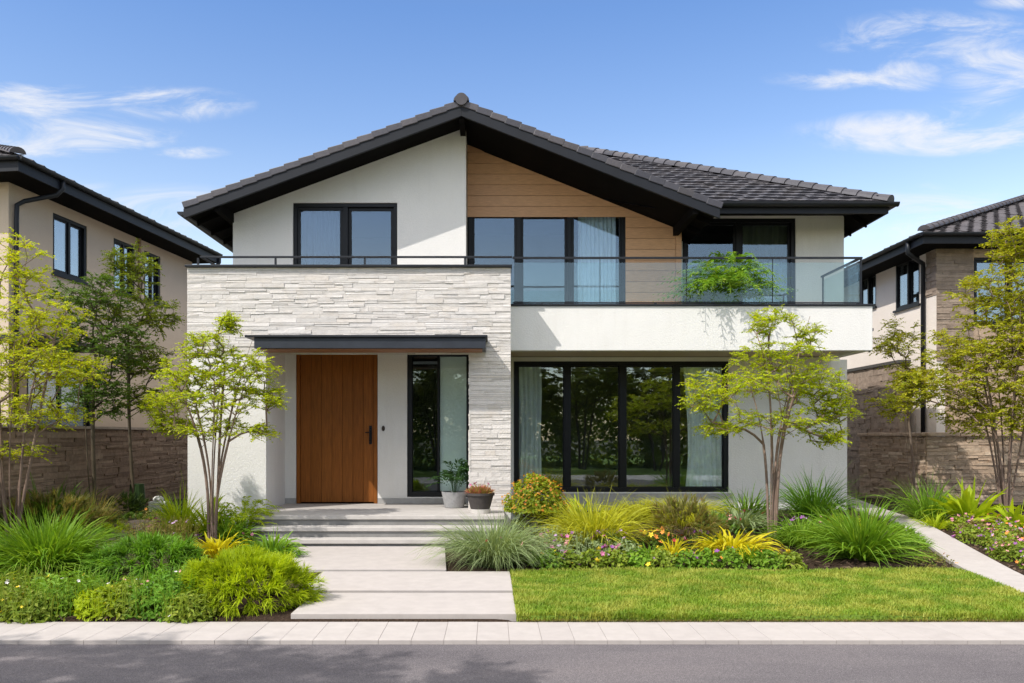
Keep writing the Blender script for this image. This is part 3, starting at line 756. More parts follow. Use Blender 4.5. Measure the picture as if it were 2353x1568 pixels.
# hipped roof of the right wing
EY, EXR, EZ = 15.35, 7.36, 6.02; HM = .53; TP = 5.0
A = (EXR, EY, EZ); Bk = (EXR - TP, EY + TP, EZ + TP * HM); Cl = (1.6, EY + TP, EZ + TP * HM)
wing = MB(); e = .0
x0w = 3.0
v = [(x0w, EY, EZ), (EXR, EY, EZ), (EXR, EY + 2 * TP, EZ), Bk, Cl, (x0w - 3.4, EY + 2 * TP, EZ), (x0w - 2.66, EY + 2, EZ + 2 * HM)]
vl = [(p[0], p[1], p[2] - .1) for p in v]
fs = [(0, 1, 3, 4, 6), (1, 2, 3), (2, 5, 4, 3), (5, 6, 4)]
wing.add(v + vl, fs + [tuple(i + 7 for i in reversed(f)) for f in fs])
wr_o = wing.build('wing_roof', TILE, house)
m = MB(); m.box(REX - .35, EXR, EY, EY + .035, EZ - .20, EZ + .02); m.box(EXR - .035, EXR, EY + .037, EY + 2 * TP, EZ - .20, EZ + .02)
m.build('fascia', FASCIA, wr_o, bevel=.005)
m = MB(); m.add([(3.67, EY + .04, EZ - .17), (EXR - .04, EY + .04, EZ - .17), (7.0, DS - .02, EZ + .06), (3.67, DS - .02, EZ + .06)], [(0, 1, 2, 3)])
m.add([(EXR - .04, EY + .04, EZ - .17), (EXR - .04, EY + 2 * TP, EZ - .17), (7.0, EY + 2 * TP, EZ + .06), (7.0, DS - .02, EZ + .06)], [(0, 1, 2, 3)])
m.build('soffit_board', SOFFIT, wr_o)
for i in range(12):
    y = EY + .8 + i * .7; MB().beam((7.03, y, EZ - .03), (EXR - .05, y, EZ - .21), (0, .03, 0), (0, 0, .05)).build('rafter', SOFFIT, wr_o)
m = MB(); gutter(m, (REX - .1, EY - .075, EZ - .02), (EXR + .14, EY - .075, EZ - .02), .075); gutter(m, (EXR + .075, EY - .07, EZ - .025), (EXR + .075, EY + 2 * TP, EZ - .025), .075); m.build('gutter', METAL, wr_o)
sq = math.hypot(1, HM)
tiles(wr_o, (2.2, EY, EZ), (EXR, EY, EZ), (0, 1, HM), int(TP * sq / .25), TILE,
      lambda u, vv: (EXR - 2.2 - u) > vv / sq + .02 and (2.2 + u > 2.9 + .0 * vv), tw=.30, th=.25, amp=.013, lip=.040)
tiles(wr_o, (EXR, EY, EZ), (EXR, EY + 2 * TP, EZ), (-1, 0, HM), int(TP * sq / .25), TILE, lambda u, vv: u > vv / sq + .02 and (2 * TP - u) > vv / sq, tw=.30, th=.25, amp=.013, lip=.040)
m = MB(); cap_chain(m, (EXR + .02, EY - .02, EZ + .0), (Bk[0], Bk[1], Bk[2] + .0), .15, .30); cap_chain(m, (Bk[0], Bk[1], Bk[2] + .07), (Cl[0], Cl[1], Cl[2] + .07), .09, .3)
m.build('hip_cap', TILE, wr_o)

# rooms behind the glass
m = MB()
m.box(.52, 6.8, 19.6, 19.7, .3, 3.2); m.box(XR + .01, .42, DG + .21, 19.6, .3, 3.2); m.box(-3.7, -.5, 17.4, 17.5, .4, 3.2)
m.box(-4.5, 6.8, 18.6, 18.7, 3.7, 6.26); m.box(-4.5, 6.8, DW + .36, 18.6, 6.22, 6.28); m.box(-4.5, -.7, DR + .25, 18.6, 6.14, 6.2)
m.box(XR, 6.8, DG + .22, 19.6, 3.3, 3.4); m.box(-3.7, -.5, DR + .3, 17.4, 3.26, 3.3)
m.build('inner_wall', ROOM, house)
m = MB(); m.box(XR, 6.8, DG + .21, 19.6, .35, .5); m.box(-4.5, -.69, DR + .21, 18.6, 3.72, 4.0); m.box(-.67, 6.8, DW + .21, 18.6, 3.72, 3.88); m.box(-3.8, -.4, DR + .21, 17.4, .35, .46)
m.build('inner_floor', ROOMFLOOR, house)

# porch and steps
m = MB(); m.box(-3.78, -.38, DF, DR - .003, .2, .45)
x0, x1 = -3.72, .20
m.box(x0, x1, 12.9, DF - .003, .39, .45); m.box(x0 + .05, x1 - .05, 12.60, 12.93, .24, .30); m.box(x0 + .35, -.0, 12.30, 12.63, .09, .15)
ps = m.build('porch_tread', STEP, house, bevel=.006)
m = MB(); m.box(x0 + .02, x1 - .02, 12.93, DF - .004, 0, .388); m.box(x0 + .07, x1 - .07, 12.63, 12.928, 0, .238); m.box(x0 + .37, -.02, 12.33, 12.628, 0, .088)
m.build('riser', SHADED_RISER, house)

# curtains
def curtain(x0, x1, z0, z1, y, mat, label, folds=9, flare=0.0, amp=.035):
    n = folds * 8; V = []; rows = 10
    for j in range(rows + 1):
        t = j / rows; z = z1 + (z0 - z1) * t
        for i in range(n + 1):
            s = i / n; a = x0 + (x1 - x0) * s; a = a + flare * t * t * (.5 - s) * 0 + flare * t * (s if flare < 0 else (1 - s)) * 0
            if flare: a = (x0 + x1) / 2 + (a - (x0 + x1) / 2) * (1 - abs(flare) * math.sin(t * 2.6) ** 2) + (flare * .25 * math.sin(t * 2.6))
            V.append((a + .006 * math.sin(9 * t + s * 31), y + amp * (.5 + .5 * t) * math.sin(s * folds * 2 * math.pi + .5 * math.sin(s * 17)), z))
    Q = [(j * (n + 1) + i, j * (n + 1) + i + 1, (j + 1) * (n + 1) + i + 1, (j + 1) * (n + 1) + i) for j in range(rows) for i in range(n)]
    return tag(np_mesh('curtain', V, Q, mat, smooth=True), label, 'curtain')
CG = 'curtains behind the window glass'
for args in ((.47, .98, .62, 3.1, DG + .17, SHEER, 'pale curtain at the left end of the wide ground-floor window', 5, .12),
             (3.82, 4.62, .62, 3.1, DG + .17, SHEER, 'pale curtain at the right end of the wide ground-floor window, behind the small tree', 6, .15),
             (1.68, 2.42, 3.95, 6.0, DW + .18, SHEER, 'bright white sheer curtain in the right pane of the upstairs window beside timber boards', 9, 0),
             (-3.62, -2.8, 4.1, 5.95, DR + .30, DARKDRAPE, 'dim blue-grey curtain in the left pane of the window under the white gable', 8, 0),
             (5.0, 5.98, 3.95, 6.0, DS + .26, DRAPE, 'dull olive curtain in the upstairs window behind the balcony plant', 7, 0)):
    o = curtain(*args); o['group'] = CG
# ------------------------------------------------------------------ neighbouring houses
lh = thing('neighbour_house', 'beige house on the left with dark tiled roof and dark windows, seen at an angle', 'house', (-9.0, 15.4, 0))
ML = frame(-9.0, 15.4, math.atan2(.993, .118))
w1 = (1.28, 2.42, 4.98, 6.2); w2 = (3.42, 4.30, 4.98, 6.2); w3 = (4.72, 5.48, 4.98, 6.2); w4 = (.5, 2.6, 1.5, 3.3)
m = MB(ML); wall(m, 0, 7.15, 0, .2, -.1, 6.66, [w1, w2, w3, w4])
m.box(0, .2, .202, 7, -.1, 6.66); m.box(6.95, 7.15, .202, 7, -.1, 6.66); m.box(.2, 7.15, 7.0, 7.2, -.1, 6.66)
m.build('wall', BEIGE, lh)
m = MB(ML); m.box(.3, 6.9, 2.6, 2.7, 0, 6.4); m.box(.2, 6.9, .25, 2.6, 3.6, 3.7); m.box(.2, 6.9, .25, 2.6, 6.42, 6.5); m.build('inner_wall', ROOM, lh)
for w in (w1, w2, w3, w4): window(lh, ML, w[0], w[1], w[2], w[3], 0, GLASS_NB, [((w[0] + w[1]) / 2, .035)], fw=.07, sash=.04, rec=.03, sill=True)
MB(ML).box(4.42, 4.5, -.05, -.002, 5.0, 6.55).build('timber_strip', m_plain('faded_timber', (.30, .20, .13)), lh)
MB(ML).box(-.5, 1.9, -.9, -.002, 3.42, 3.52).build('side_canopy', METAL, lh)
u0, u1, q0, q1, ze = -.62, 7.28, -.65, 7.8, 6.64
ts = (q1 - q0) / 2; k = .42
m = MB(ML)
v = [(u0, q0, ze), (u1, q0, ze), (u1, q1, ze), (u0, q1, ze), (u0 + ts, q0 + ts, ze + ts * k), (u1 - .01, q0 + ts, ze + ts * k)]
vl = [(a, b, c - .1) for a, b, c in v]
fs = [(0, 1, 5, 4), (1, 2, 5), (2, 3, 4, 5), (3, 0, 4)]
m.add(v + vl, fs + [tuple(i + 6 for i in reversed(f)) for f in fs])
m.add([(u0, q0, ze - .22), (u1, q0, ze - .22), (u1, q1, ze - .22), (u0, q1, ze - .22)], [(0, 3, 2, 1)])
ro = m.build('roof', SOFFIT, lh)
m = MB(ML); m.box(u0 - .03, u1, q0 - .03, q0, ze - .24, ze + .02); m.box(u0 - .03, u0, q0 + .002, q1, ze - .24, ze + .02); m.box(u1, u1 + .03, q0 - .03, q1, ze - .24, ze + .02); m.build('fascia', FASCIA, ro)
l2w = lambda a, b, c: tuple(ML @ Vector((a, b, c)))
l2v = lambda a, b, c: tuple(ML.to_3x3() @ Vector((a, b, c)))
sk = math.hypot(1, k)
tiles(ro, l2w(u0, q0, ze), l2w(u1, q0, ze), l2v(0, 1, k), int(ts * sk / .27), TILEFAR, lambda a, b: a > b / sk - .1, amp=.04)
tiles(ro, l2w(u0, q1, ze), l2w(u0, q0, ze), l2v(1, 0, k), int(ts * sk / .27), TILEFAR, lambda a, b: (q1 - q0 - a) > b / sk - .1, amp=.04)
m = MB(); cap_chain(m, l2w(u0, q0, ze + .08), l2w(u0 + ts, q0 + ts, ze + ts * k + .08), .12, .36); cap_chain(m, l2w(u0 + ts, q0 + ts, ze + ts * k + .08), l2w(u1, q0 + ts, ze + ts * k + .08), .12, .36); m.build('hip_cap', TILEFAR, ro)
m = MB(); gutter(m, l2w(u0 - .08, q0 - .08, ze - .0), l2w(u1 + .05, q0 - .08, ze - .0)); gutter(m, l2w(u0 - .08, q1, ze), l2w(u0 - .08, q0 - .08, ze)); m.build('gutter', METAL, ro)
for (ud, ug) in ((.12, .55), (7.02, 7.3)):
    m = MB(ML); m.tube([(ug, q0 - .06, ze - .05), (ug, q0 - .06, ze - .22), (ug - .05, q0 + .03, ze - .34), (ud + .1, -.16, ze - .52), (ud, -.08, ze - .62), (ud, -.07, ze - .9), (ud, -.07, 0)], .045, 10)
    m.build('downpipe', METAL, lh, smooth=True)

rh = thing('neighbour_house', 'white and stone-clad house on the right, partly hidden by trees', 'house', (10.1, 18.8, 0))
RM = frame(10.1, 30, -math.pi / 2); UN = 11.2
a1 = (30 - 20.7, 30 - 19.54, 4.82, 5.98); a2 = (30 - 22.75, 30 - 21.75, 5.1, 6.02)
m = MB(RM); wall(m, 0, UN, 0, .2, -.1, 6.2, [a1, a2]); m.box(0, .2, .202, 7, -.1, 6.2); m.box(0.2, UN, 7, 7.2, -.1, 6.2); m.build('wall', CREAM, rh)
fwin = (.85, 2.6, 4.2, 5.75)
m = MB(frame(10.1, 18.8, 0)); wall(m, .2, 7.0, 0, .2, 0, 6.2, [fwin]); m.build('front_wall', TAN, rh)
m = MB(frame(10.1, 18.8, 0)); ledge(m, 0, fwin[0] - .02, 3.4, 6.1, 0, .03, (.06, .11), (.25, .7), (1, 2)); m.build('stone_cladding', GREYSTONE, rh); m = MB(frame(10.1, 18.8, 0)); ledge(m, fwin[1] + .02, 7, 3.4, 6.1, 0, .03, (.06, .11), (.25, .7), (1, 2)); m.build('stone_cladding', GREYSTONE, rh)
m = MB(RM); ledge(m, UN - .42, UN + .02, 4.9, 6.1, 0, .035, (.09, .14), (.2, .42), (1, 2)); m.build('stone_cladding', GREYSTONE, rh)
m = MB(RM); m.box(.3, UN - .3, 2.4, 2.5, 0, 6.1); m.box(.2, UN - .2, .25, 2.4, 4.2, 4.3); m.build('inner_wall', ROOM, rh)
for w in (a1, a2): window(rh, RM, w[0], w[1], w[2], w[3], 0, GLASS_NB, [((w[0] + w[1]) / 2, .03)], fw=.06, sash=.035, rec=.02, sill=True)
window(rh, frame(10.1, 18.8, 0), *fwin, 0, GLASS_NB, [(1.7, .04)], fw=.06)
ea, eb, e0, e1, ez = 9.5, 30.0, 18.2, 38.0, 6.14     # x of left eave, right end; y of front eave, back
kk = .40; tt = 8.0
m = MB(); v = [(ea, e0, ez), (eb, e0, ez), (eb, e1, ez), (ea, e1, ez), (ea + tt, e0 + tt, ez + tt * kk), (eb - tt, e0 + tt, ez + tt * kk), (ea + tt, e1 - tt, ez + tt * kk)]
v.append((eb - tt, e1 - tt, ez + tt * kk)); vl = [(a, b, c - .1) for a, b, c in v]
fs = [(0, 1, 5, 4), (1, 2, 7, 5), (2, 3, 6, 7), (3, 0, 4, 6), (4, 5, 7, 6)]
m.add(v + vl, fs + [tuple(i + 8 for i in reversed(f)) for f in fs])
m.add([(ea, e0, ez - .2), (eb, e0, ez - .2), (eb, e1, ez - .2), (ea, e1, ez - .2)], [(0, 3, 2, 1)])
ro = m.build('roof', SOFFIT, rh)
m = MB(); m.box(ea - .03, ea, e0, e1, ez - .22, ez + .02); m.box(ea - .03, eb, e0 - .03, e0 - .001, ez - .22, ez + .02); m.build('fascia', FASCIA, ro)
sk = math.hypot(1, kk)
tiles(ro, (ea, e0, ez), (eb, e0, ez), (0, 1, kk), int(tt * sk / .27), TILEFAR, lambda a, b: a > b / sk - .1 and a < 10, amp=.04)
tiles(ro, (ea, e1, ez), (ea, e0, ez), (1, 0, kk), int(tt * sk / .27), TILEFAR, lambda a, b: (e1 - e0 - a) > b / sk - .1, amp=.04)
m = MB(); cap_chain(m, (ea, e0, ez + .08), (ea + tt, e0 + tt, ez + tt * kk + .08), .12, .36); m.build('hip_cap', TILEFAR, ro)
m = MB(); gutter(m, (ea - .09, e0 - .09, ez), (ea - .09, e1, ez)); gutter(m, (eb, e0 - .09, ez), (ea - .09, e0 - .09, ez)); m.build('gutter', METAL, ro)
m = MB(); yq = 19.25; m.tube([(ea - .07, 18.75, ez - .05), (ea - .07, 18.76, ez - .30), (9.7, 18.9, ez - .42), (9.98, yq - .1, ez - .46), (10.03, yq, ez - .56), (10.03, yq, 0)], .05, 10); m.build('downpipe', METAL, rh, smooth=True)
m = MB(); m.tube([(6.80, 14.9, 3.2), (6.80, 14.9, 4.0)], .02, 8); m.box(6.76, 6.86, 14.87, 14.93, 3.58, 3.63); m.build('downpipe', METAL, house)

# ------------------------------------------------------------------ garden walls
fl = thing('garden_wall', 'brown layered stone wall along the left boundary, in shade', 'wall', (-7.4, 10, 0))
MF = frame(-7.4, 8.6, math.pi / 2)
MB(MF).box(0, 14.5, .0, .2, -.1, 1.82).build('core', BROWN, fl)
m = MB(MF); ledge(m, 0, 14.5, -.05, 1.8, 0, .03, (.07, .12), (.4, 1.4), (1, 3), .008); m.build('stone_facing', BROWN, fl)
MB(MF).box(0, 14.5, -.06, .23, 1.823, 1.87).build('coping', m_plain('coping_left', (.36, .30, .25), .85, .15, 6), fl)
rw = thing('retaining_wall', 'low curved tan stone wall on the right below the leafy tree', 'wall', (9.45, 18, 0))
m = MB(); seg = [(9.45, 21.2), (9.45, 18.0), (11.2, 17.85), (13.0, 17.5), (15.5, 16.8)]; mc = MB(); mk = MB()
for (xa, ya), (xb, yb) in zip(seg[:-1], seg[1:]):
    L = math.hypot(xb - xa, yb - ya); M_ = frame(xa, ya, math.atan2(yb - ya, xb - xa))
    m.M = M_; ledge(m, 0, L, 0.0, 1.68, 0, .045, (.06, .13), (.2, .7), (1, 2), .010)
    mc.M = M_; uu = 0
    while uu < L - .01:
        q = min(R.uniform(.4, .8), L - uu); mc.box(uu + .004, uu + q - .004, -.09 - R.uniform(0, .015), .26, 1.69, 1.765 + R.uniform(-.006, .006)); uu += q
    mk.M = M_; mk.box(.0, L, .012, .25, -.1, 1.685)
mk.build('core', TAN, rw); m.build('stone_facing', TAN, rw); mc.build('coping', TAN, rw, bevel=.012)
tw = thing('boundary_wall', 'tall dark stone wall in the gap between the white house and the house on the right', 'wall', (9.7, 21, 0))
MT = frame(9.72, 31, -math.pi / 2)
MB(MT).box(0, 11.3, .0, .2, -.1, 3.42).build('core', GREYSTONE, tw)
m = MB(MT); ledge(m, 0, 11.3, 0, 3.42, 0, .045, (.12, .2), (.3, .9), (1, 2)); m.build('stone_facing', GREYSTONE, tw)
MB(MT).box(-.02, 11.34, -.06, .24, 3.425, 3.5).build('coping', m_plain('dark_coping', (.07, .065, .06), .8), tw)
bw_ = thing('back_wall', 'dark stone wall closing the side passage far behind', 'wall', (8.5, 27, 0))
m = MB(); m.box(7.1, 9.7, 27, 27.2, 0, 2.6); m.build('core', GREYSTONE, bw_)
m = MB(); ledge(m, 7.1, 9.7, 0, 2.6, 27, .04, (.12, .2), (.3, .9), (1, 2)); m.build('stone_facing', GREYSTONE, bw_)
ub = thing('utility_box', 'small white box with a round cap at the foot of the left garden wall', 'box', (PX(448, 14.9) , 14.9, 0))
ux = PX(366, 15.6); uy = 15.6; uz = float(gz(ux, uy))
MB().box(ux - .17, ux + .17, uy - .12, uy + .12, uz, uz + .26).build('case', WHITEBOX, ub, bevel=.03)
MB().lathe([(0, .26), (.10, .26), (.10, .31), (.06, .35), (0, .36)], (ux - .02, uy, uz), 16).build('cap', WHITEBOX, ub, smooth=True)

# ------------------------------------------------------------------ plant generators (numpy)
UP = np.array([0, 0, 1.0])
def nrm(a): return a / np.maximum(np.linalg.norm(a, axis=-1, keepdims=True), 1e-9)
def strips(P, S, wd, fold=0):
    """P (n,k,3) centre lines, S (n,k,3) side vectors, wd (n,k) half widths -> quads; fold lifts the edges"""
    n, k, _ = P.shape
    if fold:
        V = np.stack([P - S * wd[..., None] + UP * (fold * wd)[..., None], P, P + S * wd[..., None] + UP * (fold * wd)[..., None]], 2); c = 3
    else:
        V = np.stack([P - S * wd[..., None], P + S * wd[..., None]], 2); c = 2
    i = (np.arange(n)[:, None, None] * k + np.arange(k - 1)[None, :, None]) * c + np.arange(c - 1)[None, None, :]
    Q = np.stack([i, i + 1, i + c + 1, i + c], -1).reshape(-1, 4)
    return V.reshape(-1, 3), Q
def blades(b, az, h, reach, w, droop, nseg=5, fold=0, prof='grass', rng=RS):
    n = len(az); t = np.linspace(0, 1, nseg + 1)[None, :]
    d = droop[:, None]
    z = h[:, None] * (1 + d) * (2 * t - (1 + d) * t * t) if True else 0
    r = reach[:, None] * (.55 * t + .45 * t * t)
    az2 = az[:, None] + (rng.normal(0, .25, n))[:, None] * t * t
    P = b[:, None, :] + np.stack([np.cos(az2) * r, np.sin(az2) * r, z], -1)
    P[..., 2] = np.maximum(P[..., 2], b[:, None, 2] * 0 + b[:, None, 2] - .01)
    S = np.stack([-np.sin(az2), np.cos(az2), 0 * az2], -1)
    tw = rng.normal(0, .5, n)[:, None, None] * t[..., None]
    S = nrm(S + UP * tw)
    wp = (1 - t ** 1.6) ** .8 * (.65 + .5 * t) if prof == 'grass' else np.sin(np.pi * (.13 + .87 * t) ** .85) ** .8
    return strips(P, S, np.maximum(w[:, None] * wp, .0004), fold)
def spikes(b, dr, L, w, grav, nseg=3, fold=0, rng=RS, prof='grass'):
    n = len(L); t = np.linspace(0, 1, nseg + 1)[None, :, None]
    P = b[:, None] + dr[:, None] * (L[:, None, None] * t) - UP * (grav * L)[:, None, None] * t * t
    S = nrm(np.cross(dr, UP) + rng.normal(0, .25, (n, 3)))[:, None] * np.ones((1, nseg + 1, 1))
    tt = t[..., 0]; wd = w[:, None] * ((1 - tt ** 1.5) ** .8 if prof == 'grass' else np.sin(np.pi * (.13 + .87 * tt) ** .85).clip(0) ** .8)
    P = P + S * (rng.normal(0, .14, n) * L)[:, None, None] * t * t
    return strips(P, S, np.maximum(wd, .0003), fold)
def leaves(P, D, Nn, L, W):
    S = nrm(np.cross(D, Nn)); c = P + D * (L * .45)[:, None]
    V = np.stack([P, c + S * W[:, None] + Nn * (W * .25)[:, None], P + D * L[:, None] - Nn * (L * .12)[:, None], c - S * W[:, None] + Nn * (W * .25)[:, None]], 1).reshape(-1, 3)
    return V, np.arange(len(P) * 4).reshape(-1, 4)
def join(*parts):
    V = []; Q = []; n = 0
    for v, q in parts: V.append(v); Q.append(q + n); n += len(v)
    return np.concatenate(V), np.concatenate(Q)
def rand_dirs(n, rng=RS):
    return nrm(rng.normal(0, 1, (n, 3)))

def at(px, D): x = PX(px, D); return x, D, float(gz(x, D))
def plant_mesh(name, vq, mat, base, label, cat='plant', group=None, parent=None):
    V, Q = vq
    o = np_mesh(name, V, Q, mat)
    if parent is None:
        o.location = base; o.data.transform(Matrix.Translation((-base[0], -base[1], -base[2]))); tag(o, label, cat, group)
    else: place(o, parent)
    return o

def grass(px, D, label, mat, r0=.18, h=.6, reach=.6, n=420, w=.006, droop=(.2, .8), name='grass_clump', fold=0, prof='grass', sp=.35, cat='ornamental grass', nseg=5, z=None, parent=None, low=.35):
    x, y, zz = at(px, D); zz = zz if z is None else z
    # blades spring from the crown of the clump and fan over the whole half-sphere, tips on an uneven dome
    az = RS.uniform(0, 2 * np.pi, n); se = RS.uniform(.0, 1, n) ** 1.05; ce = np.sqrt(1 - se * se)
    b = np.stack([x + np.cos(az) * ce * r0 * RS.random(n), y + np.sin(az) * ce * r0 * RS.random(n), np.full(n, zz - .01)], -1)
    k = RS.uniform(1 - sp * 1.1, 1.04, n) * (1 + .10 * np.sin(az * 3 + px) * ce)
    Tv = np.stack([np.cos(az) * reach * 1.06 * ce * k, np.sin(az) * reach * 1.06 * ce * k, h * 1.02 * se * k + .015], -1)
    G = (.15 + RS.uniform(*droop, n)) * np.linalg.norm(Tv, axis=1) * (.25 + 1.0 * ce)
    Dv = Tv + UP * G[:, None]; Ln = np.linalg.norm(Dv, axis=1)
    return plant_mesh(name, spikes(b, Dv / Ln[:, None], Ln, w * RS.uniform(.7, 1.2, n), G / Ln, nseg, fold, prof=prof), mat, (x, y, zz), label, cat, parent=parent)

def dome_bush(px, D, label, mat, rx=.7, rz=.42, n=2600, L=.14, w=.006, name='mounded_shrub', ry=None, inner=.75, upb=.7, cat='shrub', grav=.35, clump=0):
    x, y, zz = at(px, D); ry = ry or rx
    d = rand_dirs(n); d[:, 2] = np.abs(d[:, 2])
    k = RS.uniform(inner * .75, inner, n)[:, None]
    ci = None; zc = .22 * rz
    d = rand_dirs(n); d[:, 2] = np.where(d[:, 2] < -.35, -d[:, 2], d[:, 2])
    if clump:
        cd = rand_dirs(clump); cd[:, 2] = np.where(cd[:, 2] < -.35, -cd[:, 2], cd[:, 2]); ci = RS.integers(0, clump, n); d = cd[ci]
        k = (RS.uniform(inner * .8, inner * 1.02, clump))[ci][:, None]
    sc = np.array([rx, ry, rz]); lump = 1 + .10 * np.sin(d[:, :1] * 7 + D) * np.sin(d[:, 1:2] * 6 + 1) + .06 * np.sin(d[:, :1] * 15)
    b = np.array([x, y, zz + zc]) + d * sc * k * lump
    b = b + RS.normal(0, .012, (n, 3))
    dirs = nrm(d + UP * (upb * np.clip(.25 + d[:, 2:3], -.1, 1.2)) + RS.normal(0, .42 if clump else .3, (n, 3)))
    return plant_mesh(name, spikes(b, dirs, L * RS.uniform(.6, 1.25, n), w * RS.uniform(.7, 1.2, n), grav * RS.uniform(.4, 1.5, n), 3), mat, (x, y, zz), label, cat)

def fronds(px, D, label, mat, n=60, h=.8, reach=.6, pairs=12, lw=.016, ll=.10, r0=.08, z=None, droop=(.1, .7), name='fern', cat='plant', parent=None, base=None):
    x, y, zz = at(px, D) if base is None else base
    az = RS.uniform(0, 2 * np.pi, n); q = np.sqrt(RS.random(n)); out = q ** .8
    b = np.stack([x + np.cos(az) * q * r0, y + np.sin(az) * q * r0, np.full(n, zz)], -1)
    hh = h * RS.uniform(.6, 1, n) * (1 - .55 * out ** 2); rr = reach * (.15 + .9 * out) * RS.uniform(.7, 1.05, n); dd = (RS.uniform(*droop, n) * (.4 + .6 * out))[:, None]
    t = np.linspace(.0, 1, pairs + 4)[None]; zt = hh[:, None] * (1 + dd) * (2 * t - (1 + dd) * t * t); r = rr[:, None] * (.5 * t + .5 * t * t)
    P = b[:, None] + np.stack([np.cos(az)[:, None] * r, np.sin(az)[:, None] * r, zt], -1)
    S = np.stack([-np.sin(az), np.cos(az), 0 * az], -1)[:, None] * np.ones((1, pairs + 4, 1))
    stem = strips(P, S, np.full(P.shape[:2], .0035))
    T = nrm(np.gradient(P, axis=1)); parts = [stem]
    for sg in (-1, 1):
        B_ = P[:, 3:].reshape(-1, 3); Tt = T[:, 3:].reshape(-1, 3); Ss = S[:, 3:].reshape(-1, 3); m_ = len(B_)
        D_ = nrm(Tt * .8 + Ss * sg * RS.uniform(.6, 1.1, m_)[:, None] + RS.normal(0, .12, (m_, 3)) - UP * .12)
        env = np.tile(np.sin(np.linspace(.35, 2.75, pairs + 1)), n)
        parts.append(leaves(B_, D_, nrm(UP + RS.normal(0, .35, (m_, 3))), ll * env * RS.uniform(.8, 1.15, m_), lw * env * RS.uniform(.8, 1.2, m_)))
    return plant_mesh(name, join(*parts), mat, (x, y, zz), label, cat, parent=parent)

def leaf_dome(c, rx, ry, rz, n, L, W, low=0.0, shell=.55, rng=RS):
    d = rand_dirs(n); d[:, 2] = np.where(d[:, 2] < low - .3, -d[:, 2], d[:, 2])
    k = (shell + (1 - shell) * RS.random(n) ** .6)[:, None]; lump = 1 + .12 * np.sin(d[:, :1] * 6 + c[0] * 5) * np.sin(d[:, 1:2] * 5 + c[1]) + .08 * np.sin(d[:, 2:] * 9 + d[:, :1] * 8)
    P = np.array(c) + d * np.array([rx, ry, rz]) * k * lump
    P[:, 2] = np.maximum(P[:, 2], c[2] - .0 + .01)
    N_ = nrm(d + UP * .5 + RS.normal(0, .45, (n, 3))); D_ = nrm(np.cross(N_, rand_dirs(n)))
    return leaves(P, nrm(D_ + d * .4), N_, L * RS.uniform(.6, 1.2, n), W * RS.uniform(.7, 1.2, n))

def petal_mesh(key, r, n=5, name='flower'):
    vs = [(0, 0, 0)]; fs = []
    for i in range(n):
        a = 2 * math.pi * i / n; b0, b1 = a - .55, a + .55
        k = len(vs); vs += [(r * .6 * math.cos(b0), r * .6 * math.sin(b0), .18 * r), (r * math.cos(a - .2), r * math.sin(a - .2), .3 * r), (r * math.cos(a + .2), r * math.sin(a + .2), .3 * r), (r * .6 * math.cos(b1), r * .6 * math.sin(b1), .18 * r)]
        fs.append((0, k, k + 1, k + 2, k + 3))
    me = bpy.data.meshes.new(name); me.from_pydata(vs, [], fs); me.materials.append(PETAL[key]); me.update(); return me
FLOWERS = {k: petal_mesh(k, .022) for k in PETAL}
def add_flowers(parent, pts, cols, s=1.0):
    for p in pts:
        o = link(bpy.data.objects.new('flower', FLOWERS[R.choice(cols)]))
        place(o, parent); o.location = p; q = s * R.uniform(.7, 1.25); o.scale = (q, q, q)
        o.rotation_euler = (R.uniform(.2, 1.1), R.uniform(-.4, .4), R.uniform(0, 6))
def flower_mound(px, D, label, mat, cols, rx=.26, rz=.16, n=420, L=.045, W=.014, nf=8, name='flowering_plant', group=None, fs=1.0, ry=None, cat='flower', stalks=0):
    x, y, zz = at(px, D); t = thing(name, label, cat, (x, y, zz), group)
    V = [leaf_dome((x, y, zz), rx, ry or rx, rz, n, L, W)]
    if stalks:
        k = stalks; az = RS.uniform(0, 6.28, k); q = np.sqrt(RS.random(k)) * rx
        b = np.stack([x + np.cos(az) * q, y + np.sin(az) * q, np.full(k, zz)], -1)
        V.append(blades(b, az, rz * RS.uniform(.7, 1.25, k), RS.uniform(.02, .12, k), np.full(k, .004), RS.uniform(0, .4, k), 4))
    plant_mesh('foliage', join(*V), mat, None, None, parent=t)
    pts = []
    for i in range(nf):
        a = R.uniform(0, 6.28); e = R.uniform(.1, 1.3); k = R.uniform(.98, 1.12)
        pts.append((x + rx * k * math.cos(a) * math.cos(e), y + (ry or rx) * k * math.sin(a) * math.cos(e) * 1.0, zz + rz * k * math.sin(e) + .012))
    add_flowers(t, pts, cols, fs)
    return t

